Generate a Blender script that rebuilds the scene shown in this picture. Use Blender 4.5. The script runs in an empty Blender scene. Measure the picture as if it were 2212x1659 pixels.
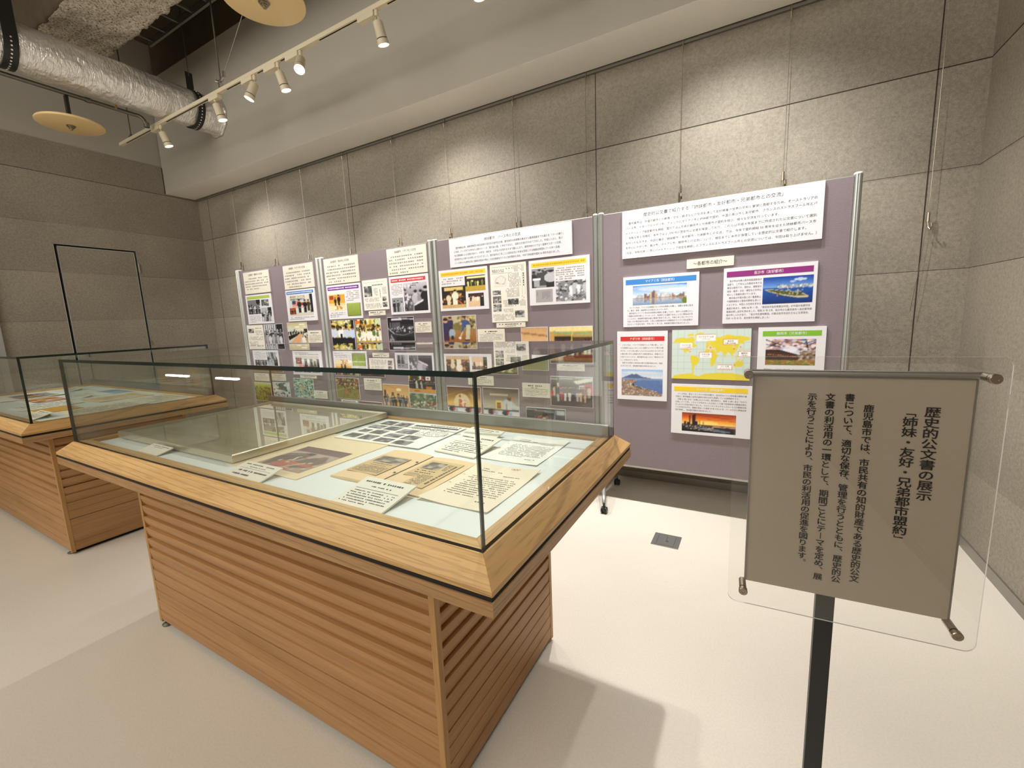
import bpy, math, random
import numpy as np
from mathutils import Vector, Matrix, noise as mnoise

S = bpy.context.scene
COL = S.collection
random.seed(7)

# ------------------------------------------------------------------ camera, exposure, world, room light
def srgb(r, g, b):
    f = lambda c: c / 12.92 if c <= 0.04045 else ((c + 0.055) / 1.055) ** 2.4
    return tuple(f(c / 255.0) for c in (r, g, b))

RIGHT = Vector((0.8728526, 0.4863291, -0.0401531))
UP = Vector((-0.0385245, 0.1507018, 0.9878283))
FWD = Vector((-0.4864608, 0.8606817, -0.1502760))
cam_d = bpy.data.cameras.new('camera')
cam_d.sensor_width = 36.0
cam_d.sensor_fit = 'HORIZONTAL'
cam_d.lens = 930.4 / 2212.0 * 36.0
cam_d.clip_start = 0.02
cam = bpy.data.objects.new('camera', cam_d)
COL.objects.link(cam)
M = Matrix((RIGHT, UP, -FWD)).transposed().to_4x4()
M.translation = Vector((0, 0, 1.4))
cam.matrix_world = M
S.camera = cam

S.view_settings.view_transform = 'Standard'
S.view_settings.look = 'None'
S.view_settings.gamma = 1.0
S.view_settings.use_curve_mapping = False
S.view_settings.exposure = 0.06
S.cycles.max_bounces = 16
S.cycles.diffuse_bounces = 7
S.cycles.transparent_max_bounces = 28

world = bpy.data.worlds.new('world')
S.world = world
world.use_nodes = True
world.node_tree.nodes['Background'].inputs[0].default_value = (1.0, 0.95, 0.88, 1)
world.node_tree.nodes['Background'].inputs[1].default_value = 0.26

def area_lamp(name, loc, size, energy, color, target):
    d = bpy.data.lights.new(name, 'AREA')
    d.shape = 'RECTANGLE'
    d.size, d.size_y = size
    d.energy = energy
    d.color = color
    o = bpy.data.objects.new(name, d)
    COL.objects.link(o)
    o.location = loc
    o.rotation_euler = (Vector(target) - Vector(loc)).to_track_quat('-Z', 'Y').to_euler()
    return o

WARM = (1.0, 0.94, 0.85)
# soft fill lights added for the reading room's unseen ceiling lamps, mostly behind the camera
area_lamp('room_fill', (-1.2, -2.6, 3.6), (3.4, 3.2), 90, WARM, (-1.6, 0.6, 0.5))
area_lamp('room_fill', (-4.8, -2.4, 3.6), (3.4, 3.2), 125, WARM, (-4.4, 1.0, 0.8))
area_lamp('room_fill', (-3.6, 0.2, 4.1), (2.4, 0.3), 10, WARM, (-3.4, 0.5, 0.0))

# ------------------------------------------------------------------ helpers
def tag(o, label=None, cat=None, group=None, kind=None):
    if label: o['label'] = label
    if cat: o['category'] = cat
    if group: o['group'] = group
    if kind: o['kind'] = kind
    return o

ORG = {}
def thing(name, label, cat, loc=(0, 0, 0), group=None):
    o = bpy.data.objects.new(name, None)
    o.empty_display_size = 0.1
    COL.objects.link(o)
    o.location = loc
    ORG[o] = Vector(loc)
    return tag(o, label, cat, group)

class MB:
    def __init__(self):
        self.v, self.f, self.m, self.c = [], [], [], None
    def add(self, verts, faces, mi=0):
        b = len(self.v)
        self.v += [tuple(p) for p in verts]
        for f in faces:
            self.f.append([b + i for i in f]); self.m.append(mi)
        return self
    def box(self, x0, x1, y0, y1, z0, z1, mi=0):
        return self.add([(x0, y0, z0), (x1, y0, z0), (x1, y1, z0), (x0, y1, z0), (x0, y0, z1), (x1, y0, z1), (x1, y1, z1), (x0, y1, z1)],
                        [(0, 3, 2, 1), (4, 5, 6, 7), (0, 1, 5, 4), (1, 2, 6, 5), (2, 3, 7, 6), (3, 0, 4, 7)], mi)
    def hexa(self, bot, top, mi=0):
        return self.add(list(bot) + list(top), [(0, 3, 2, 1), (4, 5, 6, 7), (0, 1, 5, 4), (1, 2, 6, 5), (2, 3, 7, 6), (3, 0, 4, 7)], mi)
    def quad(self, a, b, c, d, mi=0):
        return self.add([a, b, c, d], [(0, 1, 2, 3)], mi)
    def tube(self, pts, r, seg=10, mi=0, cap=True):
        pts = [Vector(p) for p in pts]
        rs = r if isinstance(r, (list, tuple)) else [r] * len(pts)
        t0 = (pts[1] - pts[0]).normalized()
        up = Vector((0, 0, 1)) if abs(t0.z) < 0.9 else Vector((1, 0, 0))
        n = t0.cross(up).normalized()
        rings = []
        for i, p in enumerate(pts):
            a = pts[max(i - 1, 0)]; b = pts[min(i + 1, len(pts) - 1)]
            t = (b - a).normalized()
            n = (n - t * n.dot(t)).normalized()
            bn = t.cross(n)
            rings.append([p + (n * math.cos(2 * math.pi * k / seg) + bn * math.sin(2 * math.pi * k / seg)) * rs[i] for k in range(seg)])
        b0 = len(self.v)
        for rg in rings: self.v += [tuple(q) for q in rg]
        for i in range(len(rings) - 1):
            for k in range(seg):
                k2 = (k + 1) % seg
                self.f.append([b0 + i * seg + k, b0 + i * seg + k2, b0 + (i + 1) * seg + k2, b0 + (i + 1) * seg + k]); self.m.append(mi)
        if cap:
            self.f.append([b0 + k for k in range(seg)][::-1]); self.m.append(mi)
            self.f.append([b0 + (len(rings) - 1) * seg + k for k in range(seg)]); self.m.append(mi)
        return self
    def lathe(self, prof, origin, axis=(0, 0, 1), seg=32, mi=0):
        ax = Vector(axis).normalized()
        up = Vector((1, 0, 0)) if abs(ax.x) < 0.9 else Vector((0, 1, 0))
        n = ax.cross(up).normalized(); bn = ax.cross(n)
        o = Vector(origin); b0 = len(self.v)
        for (r, h) in prof:
            for k in range(seg):
                a = 2 * math.pi * k / seg
                self.v.append(tuple(o + ax * h + (n * math.cos(a) + bn * math.sin(a)) * r))
        for i in range(len(prof) - 1):
            for k in range(seg):
                k2 = (k + 1) % seg
                self.f.append([b0 + i * seg + k, b0 + i * seg + k2, b0 + (i + 1) * seg + k2, b0 + (i + 1) * seg + k]); self.m.append(mi)
        return self
    def build(self, name, mats, parent=None, smooth=False, origin=None, label=None):
        if not isinstance(mats, (list, tuple)): mats = [mats]
        o3 = Vector((0, 0, 0))
        if parent is not None: o3 = ORG[parent]
        elif origin is not None: o3 = Vector(origin)
        me = bpy.data.meshes.new(name)
        me.from_pydata([(x - o3.x, y - o3.y, z - o3.z) for x, y, z in self.v], [], self.f)
        for m in mats: me.materials.append(m)
        if len(mats) > 1: me.polygons.foreach_set('material_index', self.m)
        if smooth: me.polygons.foreach_set('use_smooth', [True] * len(me.polygons))
        if self.c is not None:
            at = me.color_attributes.new('print', 'FLOAT_COLOR', 'POINT')
            at.data.foreach_set('color', np.asarray(self.c, dtype=np.float32).ravel())
        me.update()
        o = bpy.data.objects.new(name, me)
        COL.objects.link(o)
        if parent is not None:
            o.parent = parent; ORG[o] = o3
        else:
            o.location = o3; ORG[o] = o3
        if label: o['label'] = label
        return o

def sharp(o, ang=35):
    me = o.data
    me.polygons.foreach_set('use_smooth', [True] * len(me.polygons))
    me.set_sharp_from_angle(angle=math.radians(ang))
    return o

def bevel(o, w=0.003, seg=2):
    m = o.modifiers.new('soft_edges', 'BEVEL'); m.width = w; m.segments = seg; m.limit_method = 'ANGLE'
    return o

# ------------------------------------------------------------------ materials
def nt(name):
    m = bpy.data.materials.new(name); m.use_nodes = True
    t = m.node_tree
    return m, t, t.nodes['Principled BSDF'], t.nodes, t.links

def setp(p, col=None, rough=None, metal=None, spec=None):
    if col is not None: p.inputs['Base Color'].default_value = (*col, 1)
    if rough is not None: p.inputs['Roughness'].default_value = rough
    if metal is not None: p.inputs['Metallic'].default_value = metal
    if spec is not None: p.inputs['Specular IOR Level'].default_value = spec

def plain(name, col, rough=0.5, metal=0.0, spec=0.5, var=0.04, scale=30.0, bump=0.0):
    m, t, p, N, L = nt(name)
    setp(p, col, rough, metal, spec)
    if var or bump:
        tc = N.new('ShaderNodeTexCoord')
        nz = N.new('ShaderNodeTexNoise'); nz.inputs['Scale'].default_value = scale; nz.inputs['Detail'].default_value = 4
        L.new(tc.outputs['Object'], nz.inputs['Vector'])
        if var:
            mx = N.new('ShaderNodeMix'); mx.data_type = 'RGBA'
            mx.inputs[6].default_value = (*[c * (1 - var) for c in col], 1)
            mx.inputs[7].default_value = (*[min(1, c * (1 + var)) for c in col], 1)
            L.new(nz.outputs['Fac'], mx.inputs[0]); L.new(mx.outputs[2], p.inputs['Base Color'])
        if bump:
            b = N.new('ShaderNodeBump'); b.inputs['Strength'].default_value = bump; b.inputs['Distance'].default_value = 0.002
            L.new(nz.outputs['Fac'], b.inputs['Height']); L.new(b.outputs['Normal'], p.inputs['Normal'])
    return m

def ramp(N, stops):
    r = N.new('ShaderNodeValToRGB')
    e = r.color_ramp.elements
    while len(e) > 1: e.remove(e[-1])
    e[0].position, e[0].color = stops[0][0], (*stops[0][1], 1)
    for pos, c in stops[1:]:
        q = e.new(pos); q.color = (*c, 1)
    return r

def wood(name, light, mid, dark, axis='X', rough=0.42, seed=0.0, grain=1.0):
    """ash: long fibres along AXIS, dashed pores and wandering growth rings"""
    m, t, p, N, L = nt(name)
    tc = N.new('ShaderNodeTexCoord')
    ofs = N.new('ShaderNodeMapping'); ofs.inputs['Location'].default_value = (seed, seed * 1.7, seed * 0.6)
    L.new(tc.outputs['Object'], ofs.inputs['Vector'])
    def stretched(along, across):
        mp = N.new('ShaderNodeMapping')
        mp.inputs['Scale'].default_value = {'X': (along, across, across), 'Y': (across, along, across), 'Z': (across, across, along)}[axis]
        L.new(ofs.outputs['Vector'], mp.inputs['Vector'])
        return mp
    a = stretched(1.3, 9.0)
    n1 = N.new('ShaderNodeTexNoise'); n1.inputs['Scale'].default_value = 1.0; n1.inputs['Detail'].default_value = 3
    L.new(a.outputs['Vector'], n1.inputs['Vector'])
    b = stretched(0.22, 5.0)
    wv = N.new('ShaderNodeTexWave'); wv.wave_type = 'BANDS'; wv.bands_direction = 'DIAGONAL'
    wv.inputs['Scale'].default_value = 5.5; wv.inputs['Distortion'].default_value = 3.2; wv.inputs['Detail'].default_value = 2.0; wv.inputs['Detail Scale'].default_value = 0.5
    L.new(b.outputs['Vector'], wv.inputs['Vector'])
    c = stretched(9.0, 170.0)
    n2 = N.new('ShaderNodeTexNoise'); n2.inputs['Scale'].default_value = 1.0; n2.inputs['Detail'].default_value = 2
    L.new(c.outputs['Vector'], n2.inputs['Vector'])
    d = stretched(2.0, 60.0)
    n3 = N.new('ShaderNodeTexNoise'); n3.inputs['Scale'].default_value = 1.0; n3.inputs['Detail'].default_value = 2
    L.new(d.outputs['Vector'], n3.inputs['Vector'])
    base = ramp(N, [(0.30, mid), (0.62, light)])
    L.new(n1.outputs['Fac'], base.inputs['Fac'])
    rr = ramp(N, [(0.0, (1, 1, 1)), (0.10, (0.0, 0.0, 0.0))])
    L.new(wv.outputs['Fac'], rr.inputs['Fac'])
    pr = ramp(N, [(0.36, (1, 1, 1)), (0.47, (0, 0, 0))])
    L.new(n2.outputs['Fac'], pr.inputs['Fac'])
    ring = N.new('ShaderNodeMath'); ring.operation = 'MULTIPLY'; ring.inputs[1].default_value = 0.6 * grain
    L.new(rr.outputs['Color'], ring.inputs[0])
    gate = N.new('ShaderNodeMath'); gate.operation = 'MULTIPLY'
    L.new(ring.outputs[0], gate.inputs[0])
    soft = ramp(N, [(0.3, (0.35, 0.35, 0.35)), (0.6, (1, 1, 1))]); L.new(n2.outputs['Fac'], soft.inputs['Fac'])
    L.new(soft.outputs['Color'], gate.inputs[1])
    pores = N.new('ShaderNodeMath'); pores.operation = 'MULTIPLY'; pores.inputs[1].default_value = 0.30 * grain
    L.new(pr.outputs['Color'], pores.inputs[0])
    sm = N.new('ShaderNodeMath'); sm.operation = 'MAXIMUM'
    L.new(gate.outputs[0], sm.inputs[0]); L.new(pores.outputs[0], sm.inputs[1])
    mx = N.new('ShaderNodeMix'); mx.data_type = 'RGBA'
    L.new(sm.outputs[0], mx.inputs[0]); L.new(base.outputs['Color'], mx.inputs[6]); mx.inputs[7].default_value = (*dark, 1)
    tint = N.new('ShaderNodeMix'); tint.data_type = 'RGBA'; tint.blend_type = 'MULTIPLY'; tint.inputs[0].default_value = 0.5
    tr = ramp(N, [(0.3, (0.72, 0.70, 0.68)), (0.7, (1, 1, 1))]); L.new(n3.outputs['Fac'], tr.inputs['Fac'])
    L.new(mx.outputs[2], tint.inputs[6]); L.new(tr.outputs['Color'], tint.inputs[7])
    L.new(tint.outputs[2], p.inputs['Base Color'])
    setp(p, None, rough, 0, 0.45)
    bp = N.new('ShaderNodeBump'); bp.inputs['Strength'].default_value = 0.12; bp.inputs['Distance'].default_value = 0.001; bp.invert = True
    L.new(sm.outputs[0], bp.inputs['Height']); L.new(bp.outputs['Normal'], p.inputs['Normal'])
    return m

def concrete(name, col, course=True):
    """fair-faced mica-flecked plaster on 0.57 m courses, each course a touch paler at its head"""
    m, t, p, N, L = nt(name)
    tc = N.new('ShaderNodeTexCoord')
    def nz(scale, detail=3):
        n = N.new('ShaderNodeTexNoise'); n.inputs['Scale'].default_value = scale; n.inputs['Detail'].default_value = detail
        L.new(tc.outputs['Object'], n.inputs['Vector']); return n
    cloud, grit, fine = nz(1.6, 5), nz(55, 4), nz(190, 3)
    r1 = ramp(N, [(0.25, [c * 0.86 for c in col]), (0.75, [min(1, c * 1.10) for c in col])]); L.new(cloud.outputs['Fac'], r1.inputs['Fac'])
    r2 = ramp(N, [(0.30, (0.70, 0.68, 0.66)), (0.52, (1, 1, 1)), (0.72, (1.25, 1.22, 1.18))]); L.new(grit.outputs['Fac'], r2.inputs['Fac'])
    r3 = ramp(N, [(0.30, (0.78, 0.76, 0.74)), (0.55, (1, 1, 1)), (0.75, (1.3, 1.28, 1.22))]); L.new(fine.outputs['Fac'], r3.inputs['Fac'])
    def mul(a, b, f=1.0):
        q = N.new('ShaderNodeMix'); q.data_type = 'RGBA'; q.blend_type = 'MULTIPLY'; q.inputs[0].default_value = f
        L.new(a, q.inputs[6]); L.new(b, q.inputs[7]); return q.outputs[2]
    c = mul(mul(r1.outputs['Color'], r2.outputs['Color'], 0.55), r3.outputs['Color'], 0.7)
    if course:
        sx = N.new('ShaderNodeSeparateXYZ'); L.new(tc.outputs['Object'], sx.inputs[0])
        a = N.new('ShaderNodeMath'); a.operation = 'SUBTRACT'; a.inputs[1].default_value = 2.72 - 6 * 0.5675; L.new(sx.outputs['Z'], a.inputs[0])
        b = N.new('ShaderNodeMath'); b.operation = 'DIVIDE'; b.inputs[1].default_value = 0.5675; L.new(a.outputs[0], b.inputs[0])
        fr = N.new('ShaderNodeMath'); fr.operation = 'FRACT'; L.new(b.outputs[0], fr.inputs[0])
        cr = ramp(N, [(0.0, (0.90, 0.90, 0.89)), (1.0, (1.07, 1.07, 1.07))]); L.new(fr.outputs[0], cr.inputs['Fac'])
        c = mul(c, cr.outputs['Color'])
    vo = N.new('ShaderNodeTexVoronoi'); vo.inputs['Scale'].default_value = 95; L.new(tc.outputs['Object'], vo.inputs['Vector'])
    vr = ramp(N, [(0.10, (1, 1, 1)), (0.20, (0, 0, 0))]); L.new(vo.outputs['Distance'], vr.inputs['Fac'])
    fm = N.new('ShaderNodeMix'); fm.data_type = 'RGBA'; L.new(vr.outputs['Color'], fm.inputs[0]); L.new(c, fm.inputs[6]); fm.inputs[7].default_value = (*[min(1, x * 1.45) for x in col], 1)
    L.new(fm.outputs[2], p.inputs['Base Color'])
    setp(p, None, 0.62, 0, 0.35)
    bp = N.new('ShaderNodeBump'); bp.inputs['Strength'].default_value = 0.35; bp.inputs['Distance'].default_value = 0.002
    L.new(grit.outputs['Fac'], bp.inputs['Height']); L.new(bp.outputs['Normal'], p.inputs['Normal'])
    return m

def thin_glass(name, tint, ior=1.5, rough=0.0, dust=0.0):
    """a clear pane: Fresnel mix of mirror and straight-through light; both sides of each pane behave alike"""
    m = bpy.data.materials.new(name); m.use_nodes = True
    t = m.node_tree; N, L = t.nodes, t.links
    N.clear()
    out = N.new('ShaderNodeOutputMaterial')
    tr = N.new('ShaderNodeBsdfTransparent'); tr.inputs[0].default_value = (*tint, 1)
    gl = N.new('ShaderNodeBsdfGlossy'); gl.inputs['Roughness'].default_value = rough; gl.inputs[0].default_value = (1, 1, 1, 1)
    ge = N.new('ShaderNodeNewGeometry')
    im = N.new('ShaderNodeMix'); im.data_type = 'FLOAT'
    im.inputs[2].default_value = ior; im.inputs[3].default_value = 1.0 / ior
    L.new(ge.outputs['Backfacing'], im.inputs[0])
    fr = N.new('ShaderNodeFresnel'); L.new(im.outputs[0], fr.inputs['IOR'])
    mx = N.new('ShaderNodeMixShader')
    L.new(fr.outputs[0], mx.inputs[0]); L.new(tr.outputs[0], mx.inputs[1]); L.new(gl.outputs[0], mx.inputs[2])
    L.new(mx.outputs[0], out.inputs['Surface'])
    return m

def print_mat():
    m, t, p, N, L = nt('printed_colours')
    at = N.new('ShaderNodeAttribute'); at.attribute_name = 'print'
    L.new(at.outputs['Color'], p.inputs['Base Color']); setp(p, None, 0.45, 0, 0.4)
    return m

def emit(name, col, s):
    m = bpy.data.materials.new(name); m.use_nodes = True
    p = m.node_tree.nodes['Principled BSDF']
    p.inputs['Base Color'].default_value = (*col, 1)
    p.inputs['Emission Color'].default_value = (*col, 1); p.inputs['Emission Strength'].default_value = s
    return m

MT = {}
MT['rim_x'] = wood('ash_rim_long', srgb(212, 172, 112), srgb(200, 156, 94), srgb(140, 98, 52), 'X', 0.36, 1.3)
MT['rim_y'] = wood('ash_rim_short', srgb(206, 164, 104), srgb(194, 148, 88), srgb(134, 94, 50), 'Y', 0.36, 4.1)
MT['apron_x'] = wood('ash_apron_long', srgb(174, 134, 90), srgb(160, 120, 78), srgb(108, 74, 44), 'X', 0.45, 2.2)
MT['apron_y'] = wood('ash_apron_short', srgb(188, 150, 104), srgb(174, 134, 90), srgb(116, 82, 50), 'Y', 0.45, 5.7)
MT['slat_x'] = wood('ash_slats_long', srgb(182, 138, 90), srgb(166, 122, 74), srgb(134, 94, 54), 'X', 0.48, 3.4, 0.55)
MT['slat_y'] = wood('ash_slats_short', srgb(182, 138, 90), srgb(166, 122, 74), srgb(134, 94, 54), 'Y', 0.48, 6.3, 0.55)
MT['post_z'] = wood('ash_corner', srgb(188, 144, 90), srgb(174, 128, 76), srgb(128, 88, 48), 'Z', 0.45, 0.7, 0.6)
MT['concrete'] = concrete('mica_plaster', srgb(150, 142, 128))
MT['joint'] = plain('joint_shadow_gap', srgb(52, 44, 36), 0.8, var=0)
MT['white_wall'] = plain('shaded_white_paint', srgb(180, 174, 161), 0.7, var=0.02, scale=3)  # white paint darkened: the dimmer light on the bulkhead face is in its colour
MT['soffit'] = plain('lit_white_paint', srgb(246, 242, 233), 0.65, var=0.02, scale=3)  # same white paint, bounced light on the underside put into its colour
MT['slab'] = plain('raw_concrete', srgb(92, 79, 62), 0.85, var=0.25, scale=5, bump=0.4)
MT['black'] = plain('black_steel', srgb(30, 29, 28), 0.45, var=0.05)
MT['blackplastic'] = plain('black_plastic', srgb(26, 26, 27), 0.4, var=0.05)
MT['dark_gap'] = plain('dark_gap', srgb(22, 16, 12), 0.8, var=0)
MT['alu'] = plain('anodised_aluminium', srgb(186, 188, 184), 0.36, 0.75, var=0.03, scale=8)
MT['pewter'] = plain('satin_pewter', srgb(150, 148, 146), 0.45, 0.2, var=0.02)
MT['alu_dark'] = plain('aluminium_rail', srgb(150, 148, 142), 0.32, 0.8, var=0.05, scale=12)
MT['chrome'] = plain('chromed_steel', srgb(214, 212, 206), 0.12, 1.0, var=0)
MT['nickel'] = plain('satin_nickel', srgb(170, 158, 142), 0.28, 1.0, var=0.04)
MT['zinc'] = plain('galvanised_steel', srgb(120, 118, 110), 0.4, 0.8, var=0.1, scale=20)
MT['brass'] = plain('yellow_brass', srgb(190, 160, 70), 0.4, 0.6, var=0.03)
MT['fabric'] = plain('mauve_grey_felt', srgb(136, 124, 128), 0.9, 0, 0.15, var=0.10, scale=160, bump=0.3)
MT['cream_paint'] = plain('cream_enamel', srgb(224, 212, 184), 0.4, var=0.02)
MT['disc'] = plain('cream_acrylic_disc', srgb(238, 208, 150), 0.42, var=0.02, scale=4)
MT['foam'] = plain('white_foam_board', srgb(229, 228, 232), 0.5, var=0.01)
MT['card_cream'] = plain('cream_card', srgb(228, 222, 206), 0.55, var=0.015)
MT['paper_white'] = plain('white_paper', srgb(238, 234, 222), 0.6, var=0.02, scale=8)
MT['paper_cream'] = plain('aged_paper', srgb(232, 218, 192), 0.65, var=0.03, scale=7)
MT['paper_tan'] = plain('manila_paper', srgb(226, 196, 152), 0.65, var=0.04, scale=6)
MT['newsprint'] = plain('newsprint_clipping', srgb(204, 176, 128), 0.7, var=0.06, scale=12)
MT['mat_board'] = plain('mount_board', srgb(226, 206, 168), 0.6, var=0.02, scale=5)
MT['bed'] = plain('white_case_lining', srgb(222, 226, 222), 0.5, var=0.015, scale=5)
MT['ink'] = plain('black_ink', srgb(28, 26, 26), 0.6, var=0)
MT['ink_black'] = plain('brush_black', srgb(9, 8, 8), 0.7, 0, 0.2, var=0)
MT['ink_grey'] = plain('grey_print', srgb(146, 142, 138), 0.6, var=0)
MT['ink_mid'] = plain('dark_grey_print', srgb(66, 62, 60), 0.6, var=0)
MT['ink_red'] = plain('red_stamp_ink', srgb(226, 96, 66), 0.6, var=0)
MT['ink_white'] = plain('white_print', srgb(244, 242, 240), 0.5, var=0)
MT['silver_frame'] = plain('champagne_frame', srgb(204, 196, 172), 0.30, 0.7, var=0.03)
MT['sepia'] = plain('pale_drawing_sheet', srgb(196, 186, 156), 0.6, var=0.03, scale=4)
MT['plate'] = plain('taupe_backing_plate', srgb(160, 147, 130), 0.5, 0.0, 0.4, var=0.02, scale=6)
MT['floorbox'] = plain('grey_outlet_cover', srgb(124, 122, 118), 0.4, 0.5, var=0.03)
MT['ochre'] = plain('ochre_envelope', srgb(206, 158, 70), 0.6, var=0.04)
MT['glass'] = thin_glass('clear_case_glass', (0.955, 0.975, 0.962))
MT['frame_glass'] = thin_glass('framing_glass', (0.97, 0.97, 0.96), 1.55)
MT['glass_edge'] = plain('dark_green_glass_edge', srgb(8, 30, 24), 0.12, 0, 0.6, var=0)
MT['acrylic'] = thin_glass('clear_acrylic', (0.985, 0.985, 0.98), 1.49)
MT['acrylic_edge'] = plain('bright_acrylic_edge', srgb(206, 202, 192), 0.2, 0, 0.6, var=0)
MT['lens'] = emit('lit_lens', (0.90, 0.95, 1.0), 3.5)
MT['tube_light'] = emit('lit_tube', (1.0, 0.97, 0.9), 16.0)
MT['print'] = print_mat()

# floor: pale resin with a low sheen
def floor_mat():
    m, t, p, N, L = nt('pale_resin_floor')
    tc = N.new('ShaderNodeTexCoord')
    n1 = N.new('ShaderNodeTexNoise'); n1.inputs['Scale'].default_value = 0.9; n1.inputs['Detail'].default_value = 4
    n2 = N.new('ShaderNodeTexNoise'); n2.inputs['Scale'].default_value = 140; n2.inputs['Detail'].default_value = 2
    L.new(tc.outputs['Object'], n1.inputs['Vector']); L.new(tc.outputs['Object'], n2.inputs['Vector'])
    r1 = ramp(N, [(0.3, srgb(208, 200, 186)), (0.7, srgb(214, 206, 193))]); L.new(n1.outputs['Fac'], r1.inputs['Fac'])
    r2 = ramp(N, [(0.35, (0.93, 0.92, 0.91)), (0.6, (1, 1, 1))]); L.new(n2.outputs['Fac'], r2.inputs['Fac'])
    mx = N.new('ShaderNodeMix'); mx.data_type = 'RGBA'; mx.blend_type = 'MULTIPLY'; mx.inputs[0].default_value = 0.8
    L.new(r1.outputs['Color'], mx.inputs[6]); L.new(r2.outputs['Color'], mx.inputs[7]); L.new(mx.outputs[2], p.inputs['Base Color'])
    mp = N.new('ShaderNodeMapping'); mp.inputs['Scale'].default_value = (1.2, 6, 1); L.new(tc.outputs['Object'], mp.inputs['Vector'])
    n3 = N.new('ShaderNodeTexNoise'); n3.inputs['Scale'].default_value = 1.5; L.new(mp.outputs['Vector'], n3.inputs['Vector'])
    rr = N.new('ShaderNodeMapRange'); rr.inputs['To Min'].default_value = 0.24; rr.inputs['To Max'].default_value = 0.36
    L.new(n3.outputs['Fac'], rr.inputs['Value']); L.new(rr.outputs[0], p.inputs['Roughness'])
    setp(p, spec=0.42)
    return m
MT['floor'] = floor_mat()

def foil_mat():
    m, t, p, N, L = nt('crinkled_foil')
    setp(p, srgb(246, 243, 238), 0.33, 0.72)
    tc = N.new('ShaderNodeTexCoord')
    mp = N.new('ShaderNodeMapping'); mp.inputs['Scale'].default_value = (9, 34, 9); L.new(tc.outputs['Object'], mp.inputs['Vector'])
    n = N.new('ShaderNodeTexNoise'); n.inputs['Scale'].default_value = 1.0; n.inputs['Detail'].default_value = 5; n.inputs['Distortion'].default_value = 1.2
    L.new(mp.outputs['Vector'], n.inputs['Vector'])
    n4 = N.new('ShaderNodeTexNoise'); n4.inputs['Scale'].default_value = 26; n4.inputs['Detail'].default_value = 3; L.new(tc.outputs['Object'], n4.inputs['Vector'])
    ad = N.new('ShaderNodeMath'); ad.operation = 'ADD'; L.new(n.outputs['Fac'], ad.inputs[0]); L.new(n4.outputs['Fac'], ad.inputs[1])
    b = N.new('ShaderNodeBump'); b.inputs['Strength'].default_value = 0.9; b.inputs['Distance'].default_value = 0.014
    L.new(ad.outputs[0], b.inputs['Height']); L.new(b.outputs['Normal'], p.inputs['Normal'])
    return m
MT['foil'] = foil_mat()

def spray_mat():
    m, t, p, N, L = nt('sprayed_rock_wool')
    tc = N.new('ShaderNodeTexCoord')
    n = N.new('ShaderNodeTexNoise'); n.inputs['Scale'].default_value = 58; n.inputs['Detail'].default_value = 5; n.inputs['Roughness'].default_value = 0.7
    L.new(tc.outputs['Object'], n.inputs['Vector'])
    r = ramp(N, [(0.36, srgb(96, 80, 60)), (0.45, srgb(206, 192, 168)), (0.60, srgb(248, 240, 226))]); L.new(n.outputs['Fac'], r.inputs['Fac'])
    L.new(r.outputs['Color'], p.inputs['Base Color']); setp(p, None, 0.95, 0, 0.1)
    b = N.new('ShaderNodeBump'); b.inputs['Strength'].default_value = 1.0; b.inputs['Distance'].default_value = 0.02
    L.new(n.outputs['Fac'], b.inputs['Height']); L.new(b.outputs['Normal'], p.inputs['Normal'])
    return m
MT['spray'] = spray_mat()

# ------------------------------------------------------------------ the room
XL, XR, YB = -7.215, 1.09, 3.606
tag(MB().box(-12, 4, -6, 4.5, -0.1, 0).build('floor', MT['floor']), kind='structure')

def grooved_wall(name, mb, kind='structure'):
    return tag(mb.build(name, [MT['concrete'], MT['joint']]), kind=kind)

w = MB().box(XL - 0.3, XR + 0.3, YB, YB + 0.25, 0, 5.2)
w.box(XL, XR, YB - 0.0012, YB, 2.717, 2.723, 1)
for x in (-1.172, 0.868, -4.02, -6.95): w.box(x - 0.003, x + 0.003, YB - 0.0012, YB, 0.0, 3.29, 1)
w.box(XL, XR, YB - 0.0008, YB, 2.163, 2.165, 1)
w.box(XL, XR, YB - 0.0008, YB, 1.587, 1.589, 1)
grooved_wall('wall_back', w)

# left wall with the door opening
DY0, DY1, DZ = 1.972, 2.764, 2.489
w = MB()
w.box(XL - 0.25, XL, -3.0, DY0, 0, 3.647); w.box(XL - 0.25, XL, DY1, YB, 0, 3.647); w.box(XL - 0.25, XL, DY0, DY1, DZ, 3.647)
for z in (3.281,): w.box(XL, XL + 0.0012, -3.0, YB, z - 0.003, z + 0.003, 1)
for z in (2.72, 2.157, 1.587):
    w.box(XL, XL + 0.0008, -3.0, DY0 - 0.02, z - 0.001, z + 0.001, 1); w.box(XL, XL + 0.0008, DY1 + 0.02, YB, z - 0.001, z + 0.001, 1)
grooved_wall('wall_left', w)
tag(MB().box(XL - 0.25, XL - 0.012, -3.0, YB, 3.647, 5.2).build('wall_left_upper', MT['white_wall']), kind='structure')

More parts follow.
